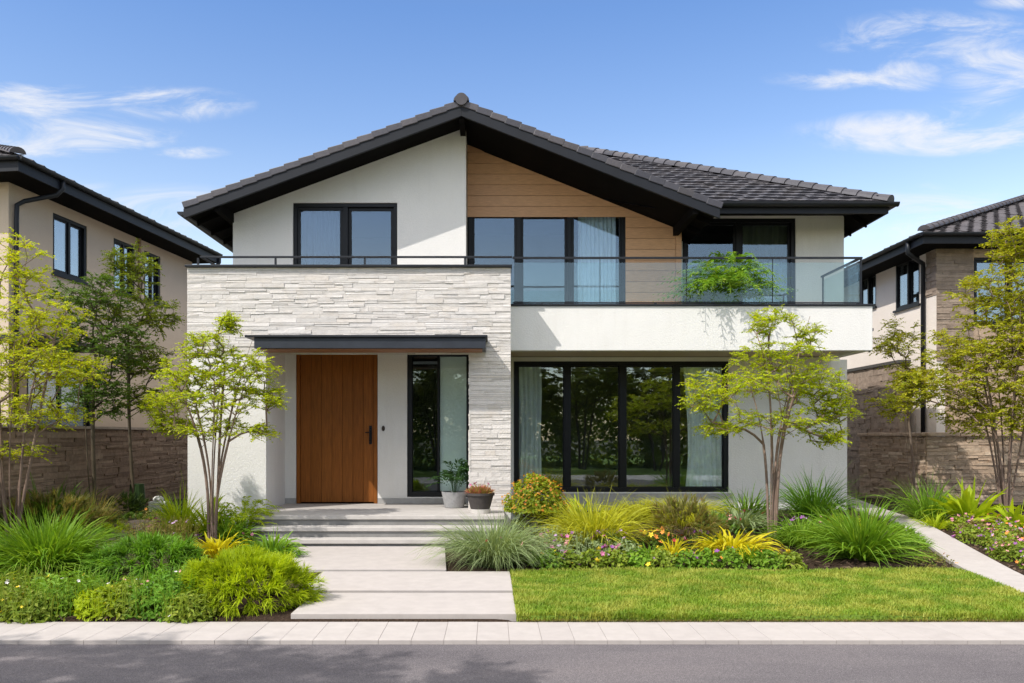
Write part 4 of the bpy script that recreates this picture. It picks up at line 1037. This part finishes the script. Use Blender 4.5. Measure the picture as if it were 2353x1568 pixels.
# ------------------------------------------------------------------ trees
def grow_tree(name, label, base, mat, bark, blobs, targets, stems=4, r_tip=.0032, spread=.05, clear=.6, lean=.2, twigs=4, tl=.24, per=9, leafL=.055, leafW=.016, seed=1, group=None, droop=.25, flat=.45, vase=1.35, cat='tree', stemtop=.55, sides=6, kids=None, maxr=.045, ex=.46):
    """multi-stemmed tree: branches are routed to spray positions drawn inside ellipsoids, leaf sprays sit at their ends.
    blobs = (cx, cy, cz, rx, ry, rz, weight) in world coordinates"""
    rng = np.random.default_rng(seed); bx, by, bz = base
    t = thing(name, label, cat, base, group)
    W = np.array([q[6] for q in blobs]); W = W / W.sum(); pick = rng.choice(len(blobs), targets, p=W)
    d = nrm(rng.normal(0, 1, (targets, 3))) * (rng.random(targets) ** .42)[:, None]
    B = np.array([q[:6] for q in blobs]); T = B[pick, :3] + d * B[pick, 3:6]
    T[:, 2] = np.maximum(T[:, 2], bz + clear)
    zmax = T[:, 2].max(); cx, cy = T[:, 0].mean(), T[:, 1].mean()
    nodes = []; par = []
    for s in range(stems):
        a = 2 * math.pi * (s + rng.uniform(-.3, .3)) / stems + seed
        p = np.array([bx + spread * math.cos(a), by + spread * math.sin(a), bz - .03]); nodes.append(p); par.append(-1)
        ext = B[:, 3].max(); hh = (zmax - bz) * stemtop * rng.uniform(.8, 1.25)
        top = np.array([bx + (cx - bx) * .6 + ext * lean * math.cos(a) * rng.uniform(.6, 1.3), by + (cy - by) * .6 + ext * lean * math.sin(a) * rng.uniform(.6, 1.3), bz + hh])
        k = 12; ph = rng.uniform(0, 6)
        for i in range(1, k + 1):
            f = i / k; q = p + (top - p) * np.array([f ** vase, f ** vase, f]) + np.array([.022 * math.sin(5 * f + ph), .022 * math.cos(4 * f + ph), 0]) * (1 - .3 * f)
            nodes.append(q); par.append(len(nodes) - 2 if i > 1 else len(nodes) - 2)
    order = np.argsort(np.hypot(T[:, 0] - bx, T[:, 1] - by) * .8 + np.abs(T[:, 2] - (bz + (zmax - bz) * .5)) * .5 + rng.normal(0, .1, targets))
    ends = []
    for ti in order:
        p = T[ti]; NA = np.array(nodes); dv = p - NA; dist = np.linalg.norm(dv, axis=1)
        pen = np.maximum(0, NA[:, 2] - (p[2] - .35 * dist)) * 1.5 + np.where(NA[:, 2] < bz + clear * .55, 3, 0)
        j = int(np.argmin(dist + pen)); n = max(1, int(dist[j] / .16)); a = NA[j]; prev = j
        wob = rng.normal(0, .035, 3) * min(1, dist[j])
        for i in range(1, n + 1):
            f = i / n; q = a + (p - a) * f + np.array([0, 0, .10 * dist[j] * math.sin(math.pi * f)]) + wob * math.sin(math.pi * f)
            nodes.append(q); par.append(prev); prev = len(nodes) - 1
        ends.append((prev, nodes[prev] - nodes[par[prev]]))
    NA = np.array(nodes); PA = np.array(par); cnt = np.zeros(len(NA))
    for e, _ in ends: cnt[e] += 1
    for i in range(len(NA) - 1, -1, -1):
        if PA[i] >= 0: cnt[PA[i]] += cnt[i]
    rad = np.minimum(r_tip * np.maximum(cnt, 1) ** ex, maxr)
    for i in range(len(NA)):                                             # a stem base never thinner than what it carries
        if PA[i] < 0: rad[i] = rad[i] * 1.25
    ch = np.where(PA >= 0)[0]; a = NA[PA[ch]]; b = NA[ch]; ax = nrm(b - a); ref = nrm(np.cross(ax, np.where(np.abs(ax[:, 2:3]) > .9, np.array([[1.0, 0, 0]]), UP[None]))); bi = np.cross(ax, ref)
    ang = 2 * np.pi * np.arange(sides) / sides; ring = ref[:, None] * np.cos(ang)[None, :, None] + bi[:, None] * np.sin(ang)[None, :, None]
    ra = np.minimum(rad[PA[ch]], rad[ch] * 1.7)
    V = np.concatenate([a[:, None] + ring * ra[:, None, None], b[:, None] + ring * rad[ch][:, None, None]], 1).reshape(-1, 3)
    i = np.arange(len(ch))[:, None] * 2 * sides; kk_ = np.arange(sides)[None]; k2 = (kk_ + 1) % sides
    Q = np.stack([i + kk_, i + k2, i + sides + k2, i + sides + kk_], -1).reshape(-1, 4)
    np_mesh('trunk', V, Q, bark, t, smooth=True)
    # leaf sprays
    E = np.array([NA[e] for e, _ in ends]); H = nrm(np.array([v for _, v in ends]))
    out = nrm(np.stack([E[:, 0] - cx, E[:, 1] - cy, 0 * E[:, 0] + .05], -1)); H = nrm(H * .6 + out * .6)
    H[:, 2] *= flat; H = nrm(H)
    M = len(E); haz = np.arctan2(H[:, 1], H[:, 0])
    taz = haz[:, None] + np.linspace(-1.25, 1.25, twigs)[None] + rng.normal(0, .25, (M, twigs))
    tel = np.arcsin(np.clip(H[:, 2], -1, 1))[:, None] + rng.normal(.08, .28, (M, twigs))
    TD = np.stack([np.cos(taz) * np.cos(tel), np.sin(taz) * np.cos(tel), np.sin(tel)], -1); TL = tl * rng.uniform(.55, 1.2, (M, twigs))
    f = (np.arange(per) + .6) / per; f = f[None, None] + rng.normal(0, .03, (M, twigs, per))
    P = E[:, None, None] - H[:, None, None] * .04 + TD[:, :, None] * (TL[:, :, None] * f)[..., None] - UP * (droop * TL[:, :, None] * f ** 2)[..., None]
    sidep = nrm(np.cross(TD, UP)); sg = np.where(np.arange(per) % 2 == 0, 1.0, -1.0)
    LD = nrm(TD[:, :, None] * .75 + sidep[:, :, None] * (sg[None, None] * rng.uniform(.5, 1.1, (M, twigs, per)))[..., None] + UP * rng.normal(-droop * .8, .28, (M, twigs, per))[..., None])
    LN = nrm(UP + rng.normal(0, .42, (M, twigs, per, 3)))
    P = P.reshape(-1, 3); n = len(P)
    vq = leaves(P, LD.reshape(-1, 3), LN.reshape(-1, 3), leafL * rng.uniform(.6, 1.25, n), leafW * rng.uniform(.75, 1.25, n))
    # the thin twigs that carry the leaves
    tb = (E[:, None] + 0 * TD).reshape(-1, 3); te = TD.reshape(-1, 3)
    np_mesh('crown', vq[0], vq[1], mat, t)
    tv, tq = spikes(tb, te, TL.reshape(-1), np.full(len(tb), .0035), np.full(len(tb), droop), 2)
    np_mesh('twig', tv, tq, bark, t)['kind'] = 'stuff'
    return t
# ------------------------------------------------------------------ the trees in view
def blob(px, py, D, rx, rz, ry=None, w=1.0): return (PX(px, D), D, PZ(py, D), rx, ry or rx, rz, w)
b = at(28, 11.5)
FINE = dict(twigs=5, per=10, ex=.40, leafL=.041, leafW=.0128, maxr=.032, r_tip=.003)
grow_tree('young_tree', 'tall slender tree with yellow-green leaves at the far left edge, behind the green grass clump', b, GOLDLEAF, BARK,
          [blob(40, 620, 11.5, .42, .5, w=.8), blob(80, 740, 11.5, .70, .4, w=1.1), blob(130, 840, 11.4, .70, .28, w=1.2), blob(20, 850, 11.5, .8, .6, w=1.2), blob(60, 950, 11.5, .85, .22, w=.9), blob(60, 1040, 11.5, .5, .15, w=.3)],
          400, stems=7, seed=3, clear=1.35, lean=.5, stemtop=.62, tl=.20, **FINE)
b = at(490, 12.2)
grow_tree('young_tree', 'vase-shaped small tree with yellow-green leaves in front of the white wall left of the door', b, MAPLELEAF, BARK,
          [blob(525, 745, 12.2, .14, .16, w=.35), blob(480, 800, 12.2, .42, .25, w=.8), blob(555, 850, 12.2, .5, .3, w=.9), blob(430, 860, 12.2, .45, .3, w=.9), blob(490, 915, 12.2, .9, .25, w=1.3), blob(610, 910, 12.2, .25, .3, w=.5), blob(375, 930, 12.2, .32, .2, w=.6), blob(490, 985, 12.2, .7, .15, w=.6), blob(395, 975, 12.2, .35, .13, w=.5), blob(600, 990, 12.2, .25, .12, w=.3)],
          470, stems=8, seed=5, clear=.95, lean=.5, stemtop=.78, tl=.17, vase=2.2, **FINE)
b = at(1775, 12.7)
grow_tree('young_tree', 'spreading small tree with lime-yellow leaves in front of the white garden room wall', b, MAPLELEAF, BARK,
          [blob(1770, 740, 12.7, .40, .2, w=.6), blob(1850, 770, 12.7, .3, .18, w=.4), blob(1790, 820, 12.7, .75, .25, w=1.0), blob(1720, 880, 12.7, 1.0, .22, w=1.2), blob(1860, 890, 12.7, .6, .35, w=1.0), blob(1625, 915, 12.6, .42, .2, w=.6), blob(1915, 940, 12.7, .35, .25, w=.6), blob(1770, 965, 12.7, 1.0, .2, w=.9), blob(1900, 1000, 12.7, .35, .12, w=.5), blob(1660, 985, 12.7, .4, .12, w=.4)],
          520, stems=6, seed=8, clear=1.0, lean=.5, stemtop=.78, tl=.19, vase=2.3, **FINE)
b = at(2310, 15.3)
grow_tree('leafy_tree', 'big bushy olive-green tree at the right edge, behind the broad-leaved plants', b, OLIVELEAF, BARK,
          [blob(2330, 560, 15.3, .45, .5, w=.8), blob(2300, 680, 15.3, .85, .55, w=1.6), blob(2260, 800, 15.3, 1.1, .5, w=2.0), blob(2220, 880, 15.3, 1.25, .45, w=2.0), blob(2370, 800, 15.3, .9, .9, w=1.6), blob(2290, 960, 15.3, 1.0, .3, w=1), blob(2090, 900, 15.2, .45, .35, w=.5)],
          700, stems=8, seed=12, clear=1.2, lean=.5, stemtop=.6, tl=.24, per=9, twigs=5, leafL=.062, leafW=.02, ex=.40, maxr=.04)
b = at(2100, 16.9)
grow_tree('thin_tree', 'thin sparse tree between the garden path and the stone wall on the right', (b[0], 16.9, b[2]), OLIVELEAF, BARK,
          [blob(2060, 790, 16.9, .45, .5, w=1.2), blob(2100, 860, 16.9, .4, .4, w=1), blob(2040, 930, 16.9, .3, .3, w=.5)],
          120, stems=3, seed=15, clear=1.6, lean=.3, stemtop=.55, leafL=.06, twigs=5, ex=.42)
b = at(215, 14.0)
grow_tree('shade_tree', 'dark green tree in shade against the left garden wall, with one bare trunk', b, GREENLEAF, DARKBARK,
          [blob(210, 680, 14.2, .65, .4, w=1), blob(240, 790, 14.2, .75, .5, w=1.4), blob(220, 900, 14.0, .55, .45, w=1.5), blob(150, 780, 13.9, .3, .5, w=.5)],
          250, stems=2, seed=21, clear=1.1, lean=.3, stemtop=.6, leafL=.056, leafW=.018, spread=.03, twigs=5, per=9, ex=.42)
b = at(315, 15.2)
tr = grow_tree('shade_tree', 'dark green tree with sunlit yellow-green top and two thin stems beside the white house', b, m_leaf('two_tone_leaf', [(.09, .15, .012), (.21, .27, .018), (.14, .20, .015), (.28, .32, .02)], .42), DARKBARK,
          [blob(300, 620, 15.2, .45, .45, w=1.1), blob(310, 720, 15.2, .75, .45, w=1.6), blob(320, 830, 15.2, .6, .35, w=1.1), blob(330, 920, 15.0, .4, .3, w=.7)],
          270, stems=2, seed=24, clear=1.4, lean=.3, stemtop=.55, leafL=.055, leafW=.018, spread=.10, twigs=5, per=9, ex=.42)
MB().lathe([(.0, 0), (.13, 0), (.14, .4), (.12, .62), (0, .62)], (b[0], b[1], b[2] - .02), 14).build('trunk_guard', m_leaf('guard_green', [(.02, .05, .012), (.035, .075, .015)], .1), tr)

# trees across the street: seen in the window glass, and their shade lies on the road
SG = 'trees across the street, seen reflected in the window glass'
for i, (x, y, h, r, s) in enumerate([(1.2, -8.2, 6.2, 2.0, 31), (4.6, -9.0, 7.0, 2.3, 33), (8.2, -8.0, 6.0, 2.0, 35), (-2.6, -9.5, 6.2, 2.1, 37), (-5.9, -7.5, 5.6, 1.8, 39), (12.0, -9.5, 7.5, 2.4, 41)]):
    grow_tree('street_tree', 'leafy tree across the street, seen only as a reflection in the window glass', (x, y, -.03), SHADELEAF, DARKBARK,
              [(x, y, h * .66, r * 1.2, r * 1.2, h * .28, 1.8), (x + .5, y, h * .86, r * .8, r * .8, h * .2, .9), (x - .7, y + .3, h * .55, r * .9, r * .9, h * .15, .8)],
              210, stems=3, seed=s, clear=h * .3, lean=.3, stemtop=.6, twigs=5, tl=.5, per=8, leafL=.17, leafW=.06, r_tip=.008, group=SG, maxr=.14, spread=.15)
x, y = -8.2, .15
grow_tree('street_tree', 'tall leafy street tree whose broken shade falls on the left of the road', (x, y, -.03), SHADELEAF, DARKBARK,
          [(x, y + 1.6, 6.3, 2.4, 1.3, .7, 1.3), (x + 2.4, y + 1.5, 6.2, 1.6, .9, .5, .8), (x - 1.8, y + 1.6, 6.2, 1.8, 1.4, .8, .7), (x + 4.2, y + 1.2, 6.0, .9, .5, .35, .3)],
          380, stems=2, seed=51, clear=3.5, lean=.3, stemtop=.75, twigs=5, tl=.42, per=9, leafL=.11, leafW=.035, r_tip=.007, maxr=.16, spread=.12)
# hedge behind the far trees
for i in range(7):
    x = -12 + i * 4.6; y = -13.5 + (i % 3) * .5
    V = leaf_dome((x, y, -.05), 2.9, 1.2, 5.6 + .5 * math.sin(i * 2.1), 8000, .28, .10, shell=.75)
    plant_mesh('hedge_shrub', V, COVER, (x, y, -.05), 'dark rounded hedge shrub across the street, seen only as a reflection in the window glass', 'shrub', 'hedge shrubs across the street')

# ------------------------------------------------------------------ left bed
grass(105, 9.95, 'large bright green grass clump at the left edge of the bed', GRASSG, .30, .84, .90, 1700, .014, (.05, .6), low=.5)
dome_bush(345, 9.75, 'dense mid-green needle-leaved mound between the left grass clump and the lime bush', DEEPG, .72, .40, 5200, .20, .010, inner=.85, upb=.4, grav=.45, clump=230)
dome_bush(566, 8.24, 'big rounded lime-green bush at the pavement beside the stepping slabs', LIME, .71, .43, 15000, .12, .0062, ry=.62, inner=.9, upb=.45, grav=.3, clump=760)
dome_bush(335, 9.7, 'pale tips of a fine grass behind the dense green mound', GREYG, .5, .38, 260, .28, .005, name='grass_clump', inner=.6, upb=.8, cat='ornamental grass')
# low edging plants along the pavement
EG = 'low edging plants along the pavement'
for k, (px, D, rx, rz, mt, cols, nf, lab) in enumerate([
        (35, 7.98, .42, .30, COVER, ['yellow', 'white'], 8, 'low green edging plant with tiny white flowers at the far left pavement corner'),
        (150, 8.0, .40, .30, GRASSG, ['white', 'orange', 'yellow'], 9, 'low edging plant with white and orange specks in front of the left grass clump'),
        (235, 7.86, .24, .20, LIME, ['yellow'], 3, 'small lime-leaved edging plant with yellow specks at the pavement'),
        (300, 7.95, .32, .26, COVER, ['rose', 'white', 'pink'], 14, 'low edging plant dotted with pinkish-white flowers below the dense green mound'),
        (385, 7.95, .34, .32, DEEPG, ['white', 'rose'], 7, 'leafy edging plant touching the left side of the lime bush'),
        (95, 7.78, .3, .2, COVER, ['yellow'], 3, 'lowest green edging plant on the pavement line near the left corner'),
        (440, 7.76, .25, .2, COVER, [], 0, 'short green tuft at the foot of the lime bush')]):
    t = flower_mound(px, D, lab, mt, cols or ['white'], rx * 1.1, rz * 1.08, 1500, .075, .014, nf + 4, 'edging_plant', EG, .8, cat='plant', stalks=140)
YL = dict(prof='strap', fold=.35, nseg=5, name='strap_leaf_plant', cat='plant')
grass(500, 11.3, 'bright yellow strap-leaved plant at the foot of the vase-shaped tree', YELLOW, .14, .40, .48, 90, .028, (.2, .75), low=.35, **YL)
grass(625, 11.4, 'green arching strap-leaved plant beside the bottom step', GRASSG, .18, .44, .5, 130, .018, (.3, .8), **YL)
grass(655, 11.2, 'low blue-green tuft by the left edge of the stepping slabs', DEEPG, .1, .22, .28, 70, .014, (.3, .8), **YL)
flower_mound(375, 11.9, 'purple-flowered tuft in the middle of the left bed', RUSSET, ['purple', 'lilac', 'pink'], .52, .36, 900, .06, .009, 22, fs=1.4, stalks=240)
flower_mound(560, 12.0, 'small purple-flowered clump beside the tree by the steps', GREENLEAF, ['purple', 'pink'], .28, .26, 420, .05, .011, 8)
flower_mound(640, 11.9, 'pink-flowered low plant against the lowest step', GREENLEAF, ['pink', 'lilac'], .22, .2, 300, .05, .012, 5)
grass(415, 13.0, 'arching pale green grass at the corner of the white entrance wall', LIME, .16, .80, .62, 330, .009, (.3, .9), low=.5)
grass(480, 13.0, 'bright lime strap-leaved plant behind the trunk of the vase-shaped tree', LIME, .14, .62, .40, 60, .034, (.0, .6), **YL)
fronds(560, 13.1, 'green fern-like plant against the white wall left of the porch', LIME, 70, .78, .6, 11, .014, .10, .16)
grass(530, 12.6, 'dark green strap-leaved plant left of the porch steps', GRASSG, .2, .52, .5, 150, .017, (.2, .8), **YL)
grass(210, 13.3, 'grass with reddish seed tips in front of the left garden wall', RUSSET, .22, .72, .55, 480, .007, (.1, .7), low=.5)
dome_bush(120, 12.6, 'wide brownish twiggy shrub behind the left grass clump', RUSSET, .80, .62, 3200, .2, .007, inner=.8, upb=.9, clump=130)
grass(112, 13.0, 'dark spiky plant low against the left garden wall', GREENLEAF, .14, .95, .7, 170, .02, (.0, .6), **YL)
grass(30, 12.4, 'shaded green plant at the left edge behind the yellow tree', GREENLEAF, .2, .6, .6, 220, .012, (.2, .8))
grass(165, 14.2, 'shaded leafy plant at the foot of the left garden wall', GREENLEAF, .2, .7, .6, 200, .014, (.2, .8), **YL)
dome_bush(290, 14.6, 'low dark shrub below the green trees by the left garden wall', DARKLEAF, .5, .45, 1200, .14, .009, clump=80)
grass(395, 14.3, 'shaded grass tuft beside the white box', GREENLEAF, .15, .5, .45, 160, .009, (.2, .8))
dome_bush(262, 12.6, 'small light green mound beside the dark side path', LIME, .32, .2, 700, .09, .006, ry=.25, clump=50)
dome_bush(200, 12.0, 'dark low mound behind the left grass clump', DEEPG, .5, .22, 700, .12, .008, clump=40)
dome_bush(300, 13.6, 'shaded green ground plant across the dark side path', GREENLEAF, .5, .18, 600, .1, .008, clump=40)
flower_mound(350, 14.6, 'small russet plant near the foot of the left wall', RUSSET, ['orange'], .45, .16, 400, .06, .012, 4)
grass(390, 9.2, 'narrow dark green tuft between the lime bush and the green mound', GRASSG, .15, .3, .3, 160, .007, (.2, .8))

# ------------------------------------------------------------------ right bed
grass(1135, 10.75, 'large grey-green fountain grass at the right side of the steps', GREYG, .32, .72, .86, 1700, .0058, (.3, .95), low=.45, nseg=6)
add_flowers(thing('flowering_plant', 'pink flowers poking out of the grey-green fountain grass', 'flower', at(1135, 10.3)), [(PX(1118, 10.2), 10.2, .40), (PX(1150, 10.2), 10.2, .44), (PX(1200, 10.2), 10.2, .36), (PX(1100, 10.2), 10.2, .28)], ['pink', 'red', 'rose'], 1.3)
sx, sy, sz = at(1232, 12.95)
t = thing('autumn_shrub', 'rounded green shrub with orange-red leaf tips beside the stone pier', 'shrub', (sx, sy, sz))
fv_, fq_ = join(leaf_dome((sx, sy, sz + .42), .48, .46, .52, 4200, .06, .023, low=-.6, shell=.6), leaf_dome((sx + .03, sy, sz + .2), .38, .4, .4, 700, .055, .019))
tv_, tq_ = leaf_dome((sx, sy, sz + .42), .51, .49, .55, 330, .05, .02, low=.25, shell=.93)
TIP = m_leaf('orange_tip', [(.55, .22, .03), (.60, .32, .04), (.50, .15, .035)], .35)
fo = np_mesh('foliage', *join((fv_, fq_), (tv_, tq_)), AUTUMN); place(fo, t); fo.data.materials.append(TIP)
mi = np.zeros(len(fo.data.polygons), dtype=np.int32); mi[len(fq_):] = 1; fo.data.polygons.foreach_set('material_index', mi)
m = MB()
for i in range(7): a = i * .9; m.tube([(sx + .03 * math.cos(a), sy + .03 * math.sin(a), sz - .02), (sx + .2 * math.cos(a), sy + .2 * math.sin(a), sz + .45)], [.012, .005], 5)
m.build('stem', DARKBARK, t)
grass(1365, 11.8, 'large yellow-green arching grass in the middle of the right bed', CHART, .3, .82, .92, 800, .012, (.2, .95), low=.45, nseg=6)
grass(1335, 13.3, 'upright green strap-leaved plant behind the orange shrub', LIME, .12, .68, .5, 60, .022, (.2, .8), **YL)
grass(1560, 14.2, 'low yellow feathery grass below the wide window', CHART, .6, .50, .8, 1300, .0065, (.3, .9), low=.6)
grass(1475, 14.6, 'fine yellow grass along the base of the wide window', CHART, .45, .42, .65, 700, .0065, (.3, .9), low=.6)
dome_bush(1572, 12.1, 'russet-tipped twiggy shrub right of the yellow-green grass', RUSSET, .60, .58, 3200, .17, .0065, inner=.85, upb=.8, clump=200)
dome_bush(1640, 12.6, 'low green tuft behind the russet-tipped shrub', DEEPG, .4, .3, 500, .16, .007, clump=40)
flower_mound(1340, 11.0, 'clump of purple and pink flowers on grey foliage in front of the yellow-green grass', GREYG, ['purple', 'pink', 'lilac', 'purple'], .50, .30, 700, .05, .012, 34, fs=1.6, stalks=90)
flower_mound(1400, 11.35, 'violet flowers between the yellow-green grass and the narrow yellow tuft', GREENLEAF, ['purple', 'lilac'], .34, .30, 420, .05, .013, 24, fs=1.4, stalks=60)
flower_mound(1620, 11.75, 'low magenta flowers in front of the russet-tipped shrub', GREENLEAF, ['pink', 'purple', 'red'], .32, .22, 420, .05, .013, 20, fs=1.4)
flower_mound(1860, 12.6, 'violet-pink flowers behind the large green strap-leaved clump', GREENLEAF, ['purple', 'pink'], .34, .28, 420, .05, .013, 22, fs=1.4)
flower_mound(1265, 11.1, 'mauve flower clump at the edge of the fountain grass', GREYG, ['lilac', 'pink', 'rose'], .28, .34, 350, .05, .012, 16, fs=1.5, stalks=60)
flower_mound(1430, 10.95, 'grey-leaved low plant between the flower clump and the pansies', GREYG, ['white', 'lilac'], .38, .24, 520, .055, .014, 4)
PG = 'bedding plants along the back edge of the lawn'
for px, D, cols, lab in [(1268, 10.45, ['yellow', 'orange'], 'yellow pansies at the left end of the lawn border'),
                         (1310, 10.4, ['yellow', 'purple'], 'pansies with one magenta bloom beside the yellow ones'),
                         (1362, 10.45, ['pink', 'yellow'], 'green bedding plant with a pink bloom, third along the lawn border'),
                         (1415, 10.4, ['yellow'], 'bedding plant with round pale leaves below the grey-leaved plant'),
                         (1468, 10.42, ['yellow', 'orange'], 'bedding plant with small orange blooms mid-border'),
                         (1520, 10.4, ['lilac', 'yellow'], 'bedding plant below the narrow yellow tuft'),
                         (1572, 10.42, ['lilac', 'purple'], 'bedding plant with violet blooms left of the yellow strap plant'),
                         (1622, 10.4, ['purple', 'orange'], 'bedding plant with violet and orange blooms under the yellow strap plant'),
                         (1675, 10.42, ['lilac', 'orange', 'yellow'], 'bedding plant with lilac blooms under the right half of the yellow strap plant'),
                         (1765, 10.4, ['yellow', 'orange'], 'bedding plant with yellow blooms on bare mulch'),
                         (1815, 10.42, ['yellow'], 'yellow-flowering bedding plant next to the big green clump')]:
    flower_mound(px, D, lab, GRASSG if R.random() < .45 else COVER, cols, .19, .23, 300, .065, .024, R.randint(3, 5), 'bedding_plant', PG, 1.45)
for px, D, lab in [(1240, 10.6, 'leafy green plant under the fountain grass tips'), (1720, 10.7, 'small pale green plant on the mulch'), (1490, 10.8, 'green arching tuft behind the bedding plants'), (1410, 11.5, 'green tuft right of the purple flower clump')]:
    grass(px, D, lab, GRASSG, .1, .26, .3, 90, .013, (.2, .8), **YL)
grass(1545, 11.3, 'narrow yellow tuft left of the large yellow strap plant', YELLOW, .1, .30, .34, 50, .015, (.2, .8), **YL)
grass(1680, 11.25, 'large low yellow strap-leaved plant at the centre of the right bed', YELLOW, .26, .38, .6, 180, .021, (.2, .75), low=.4, **YL)
grass(1978, 10.95, 'large green strap-leaved clump in front of the garden path', GRASSG, .22, .84, .84, 640, .017, (.0, .8), low=.42, nseg=6, fold=.3)
grass(1845, 12.0, 'mid-green grass right of the spreading tree trunk', GRASSG, .3, .50, .62, 460, .009, (.2, .9))
grass(1870, 14.4, 'dark green arching grass against the white wall', DEEPG, .3, .95, .95, 520, .010, (.2, .9), low=.45)
grass(1715, 14.2, 'green grass under the right corner of the wide window', GRASSG, .26, .70, .7, 300, .011, (.2, .9))
grass(1700, 13.2, 'grey-green arching plant left of the spreading tree', GREYG, .25, .42, .6, 240, .012, (.3, .9), **YL)
grass(1945, 13.0, 'low bright tuft beside the garden path', LIME, .3, .36, .5, 320, .009, (.2, .9))
dome_bush(2040, 12.0, 'low green ground plant along the garden path edge', GRASSG, .55, .26, 1800, .12, .007, clump=120)
dome_bush(2080, 11.2, 'small green mound right behind the large strap-leaved clump', GRASSG, .4, .28, 1200, .12, .007, clump=80)
flower_mound(2140, 10.6, 'reddish-green creeping plant at the corner of lawn and garden path', RUSSET, ['yellow', 'orange'], .26, .16, 320, .04, .01, 4, cat='plant')
for px, D, cols, lab in [(1500, 11.7, ['orange', 'yellow'], 'orange-flowering stems below the yellow-green grass'), (1530, 11.9, ['red', 'orange'], 'red flowers at the left of the russet-tipped shrub'),
                         (1660, 13.2, ['red', 'rose'], 'red-flowering plant behind the russet-tipped shrub'), (1725, 13.6, ['purple', 'pink', 'red'], 'magenta flowers left of the spreading tree trunk'),
                         (1830, 12.9, ['purple', 'lilac'], 'purple flowers right of the spreading tree trunk')]:
    flower_mound(px, D, lab, GREENLEAF, cols, .32, .24, 420, .05, .013, 20, fs=1.55)

# ------------------------------------------------------------------ beyond the right path
grass(2130, 14.3, 'green arching grass at the corner of the curved stone wall', GRASSG, .25, .85, .7, 420, .011, (.2, .9), low=.5)
BL = dict(prof='strap', fold=.3, nseg=6, name='broad_leaf_plant', cat='plant')
grass(2228, 13.6, 'broad-leaved lime plant in front of the stone wall', LIME, .12, .78, .72, 60, .060, (.2, .7), low=.45, **BL)
grass(2335, 12.9, 'broad-leaved yellow-green plant at the right edge', LIME, .12, .56, .66, 50, .052, (.3, .75), low=.45, **BL)
grass(2150, 13.4, 'small bright tuft at the left end of the flower carpet', LIME, .16, .3, .4, 140, .008, (.2, .9))
FG = 'flowering plants of the pink and purple carpet on the right'
spots = []
for r_, D in enumerate((10.0, 10.45, 10.9, 11.35, 11.8, 12.25, 12.7, 13.1)):
    xx = float(path_r(D)) + .42 + .12 * math.sin(r_ * 2.2)
    while xx / D * F + VX < 2400 and len(spots) < 34:
        spots.append((xx / D * F + VX, D + R.uniform(-.08, .08))); xx += R.uniform(.42, .52)
for i, (px, D) in enumerate(spots):
    flower_mound(px, D, 'low mounded plant in the carpet of pink and purple flowers right of the path', [COVER, COVER, RUSSET, COVER][i % 4], [['pink', 'lilac', 'orange'], ['rose', 'purple', 'pink'], ['lilac', 'orange', 'rose', 'purple']][i % 3], .27, .25, 620, .05, .018, 38, 'carpet_flower', FG, .95)

# ------------------------------------------------------------------ pots and the balcony plant
px_, py_ = PX(1043, 14.35), 14.35
pt = thing('plant_pot', 'round grey concrete pot on the porch beside the stone pier', 'pot', (px_, py_, .45))
MB().lathe([(0, .0), (.155, 0), (.165, .01), (.215, .25), (.22, .275), (.195, .275), (.185, .22), (0, .22)], (px_, py_, .452), 36).build('bowl', CONCRETE, pt, smooth=False)
MB().lathe([(.186, .235), (.09, .245), (0, .25)], (px_, py_, .452), 20).build('potting_soil', SOIL, pt)
fronds(0, 0, 'leafy dark green houseplant in the round grey pot', HOUSEPLANT, 34, .66, .46, 9, .018, .15, .06, droop=(.1, .75), name='houseplant', base=(px_, py_, .69))
qx, qy = PX(1103, 13.35), 13.35
pt = thing('plant_pot', 'dark tapered pot on a pale saucer at the porch edge', 'pot', (qx, qy, .45))
MB().lathe([(0, .07), (.155, .07), (.215, .285), (.232, .285), (.232, .325), (.205, .325), (.195, .28), (0, .28)], (qx, qy, .452), 36).build('bowl', DARKPOT, pt)
MB().lathe([(0, 0), (.16, 0), (.17, .066), (.0, .067)], (qx, qy, .452), 30).build('saucer', SAUCER, pt)
MB().lathe([(.196, .295), (.1, .30), (0, .305)], (qx, qy, .452), 20).build('potting_soil', SOIL, pt)
sp = thing('succulent', 'red and pink leafy plant filling the dark tapered pot', 'plant', (qx, qy, .75))
n = 520; d = rand_dirs(n); d[:, 2] = np.abs(d[:, 2]); b_ = np.array([qx, qy, .74]) + d * np.array([.23, .2, .11]) * RS.uniform(.5, .95, n)[:, None]
plant_mesh('foliage', spikes(b_, nrm(d + UP * .8 + RS.normal(0, .3, (n, 3))), RS.uniform(.06, .13, n), np.full(n, .011), np.full(n, .15), 3, .3), SUCC, None, None, parent=sp)
add_flowers(sp, [(qx - .09, qy - .05, .93), (qx - .06, qy - .06, .94), (qx + .13, qy - .04, .92), (qx - .16, qy, .9)], ['pink'], 1.4)
gx, gy_ = PX(1668, 15.05), 15.05
pt = thing('plant_pot', 'dark pot holding the bushy plant on the balcony', 'pot', (gx, gy_, 3.8))
MB().lathe([(0, 0), (.2, 0), (.25, .17), (.27, .17), (.27, .22), (.235, .22), (.23, .18), (0, .18)], (gx, gy_, 3.802), 30).build('bowl', DARKPOT, pt)
fronds(0, 0, 'bushy bright green shrub in a pot behind the balcony glass', BALCLEAF, 240, 1.12, 1.08, 13, .020, .13, .17, droop=(.0, .93), name='potted_shrub', cat='shrub', base=(gx, gy_, 3.98))
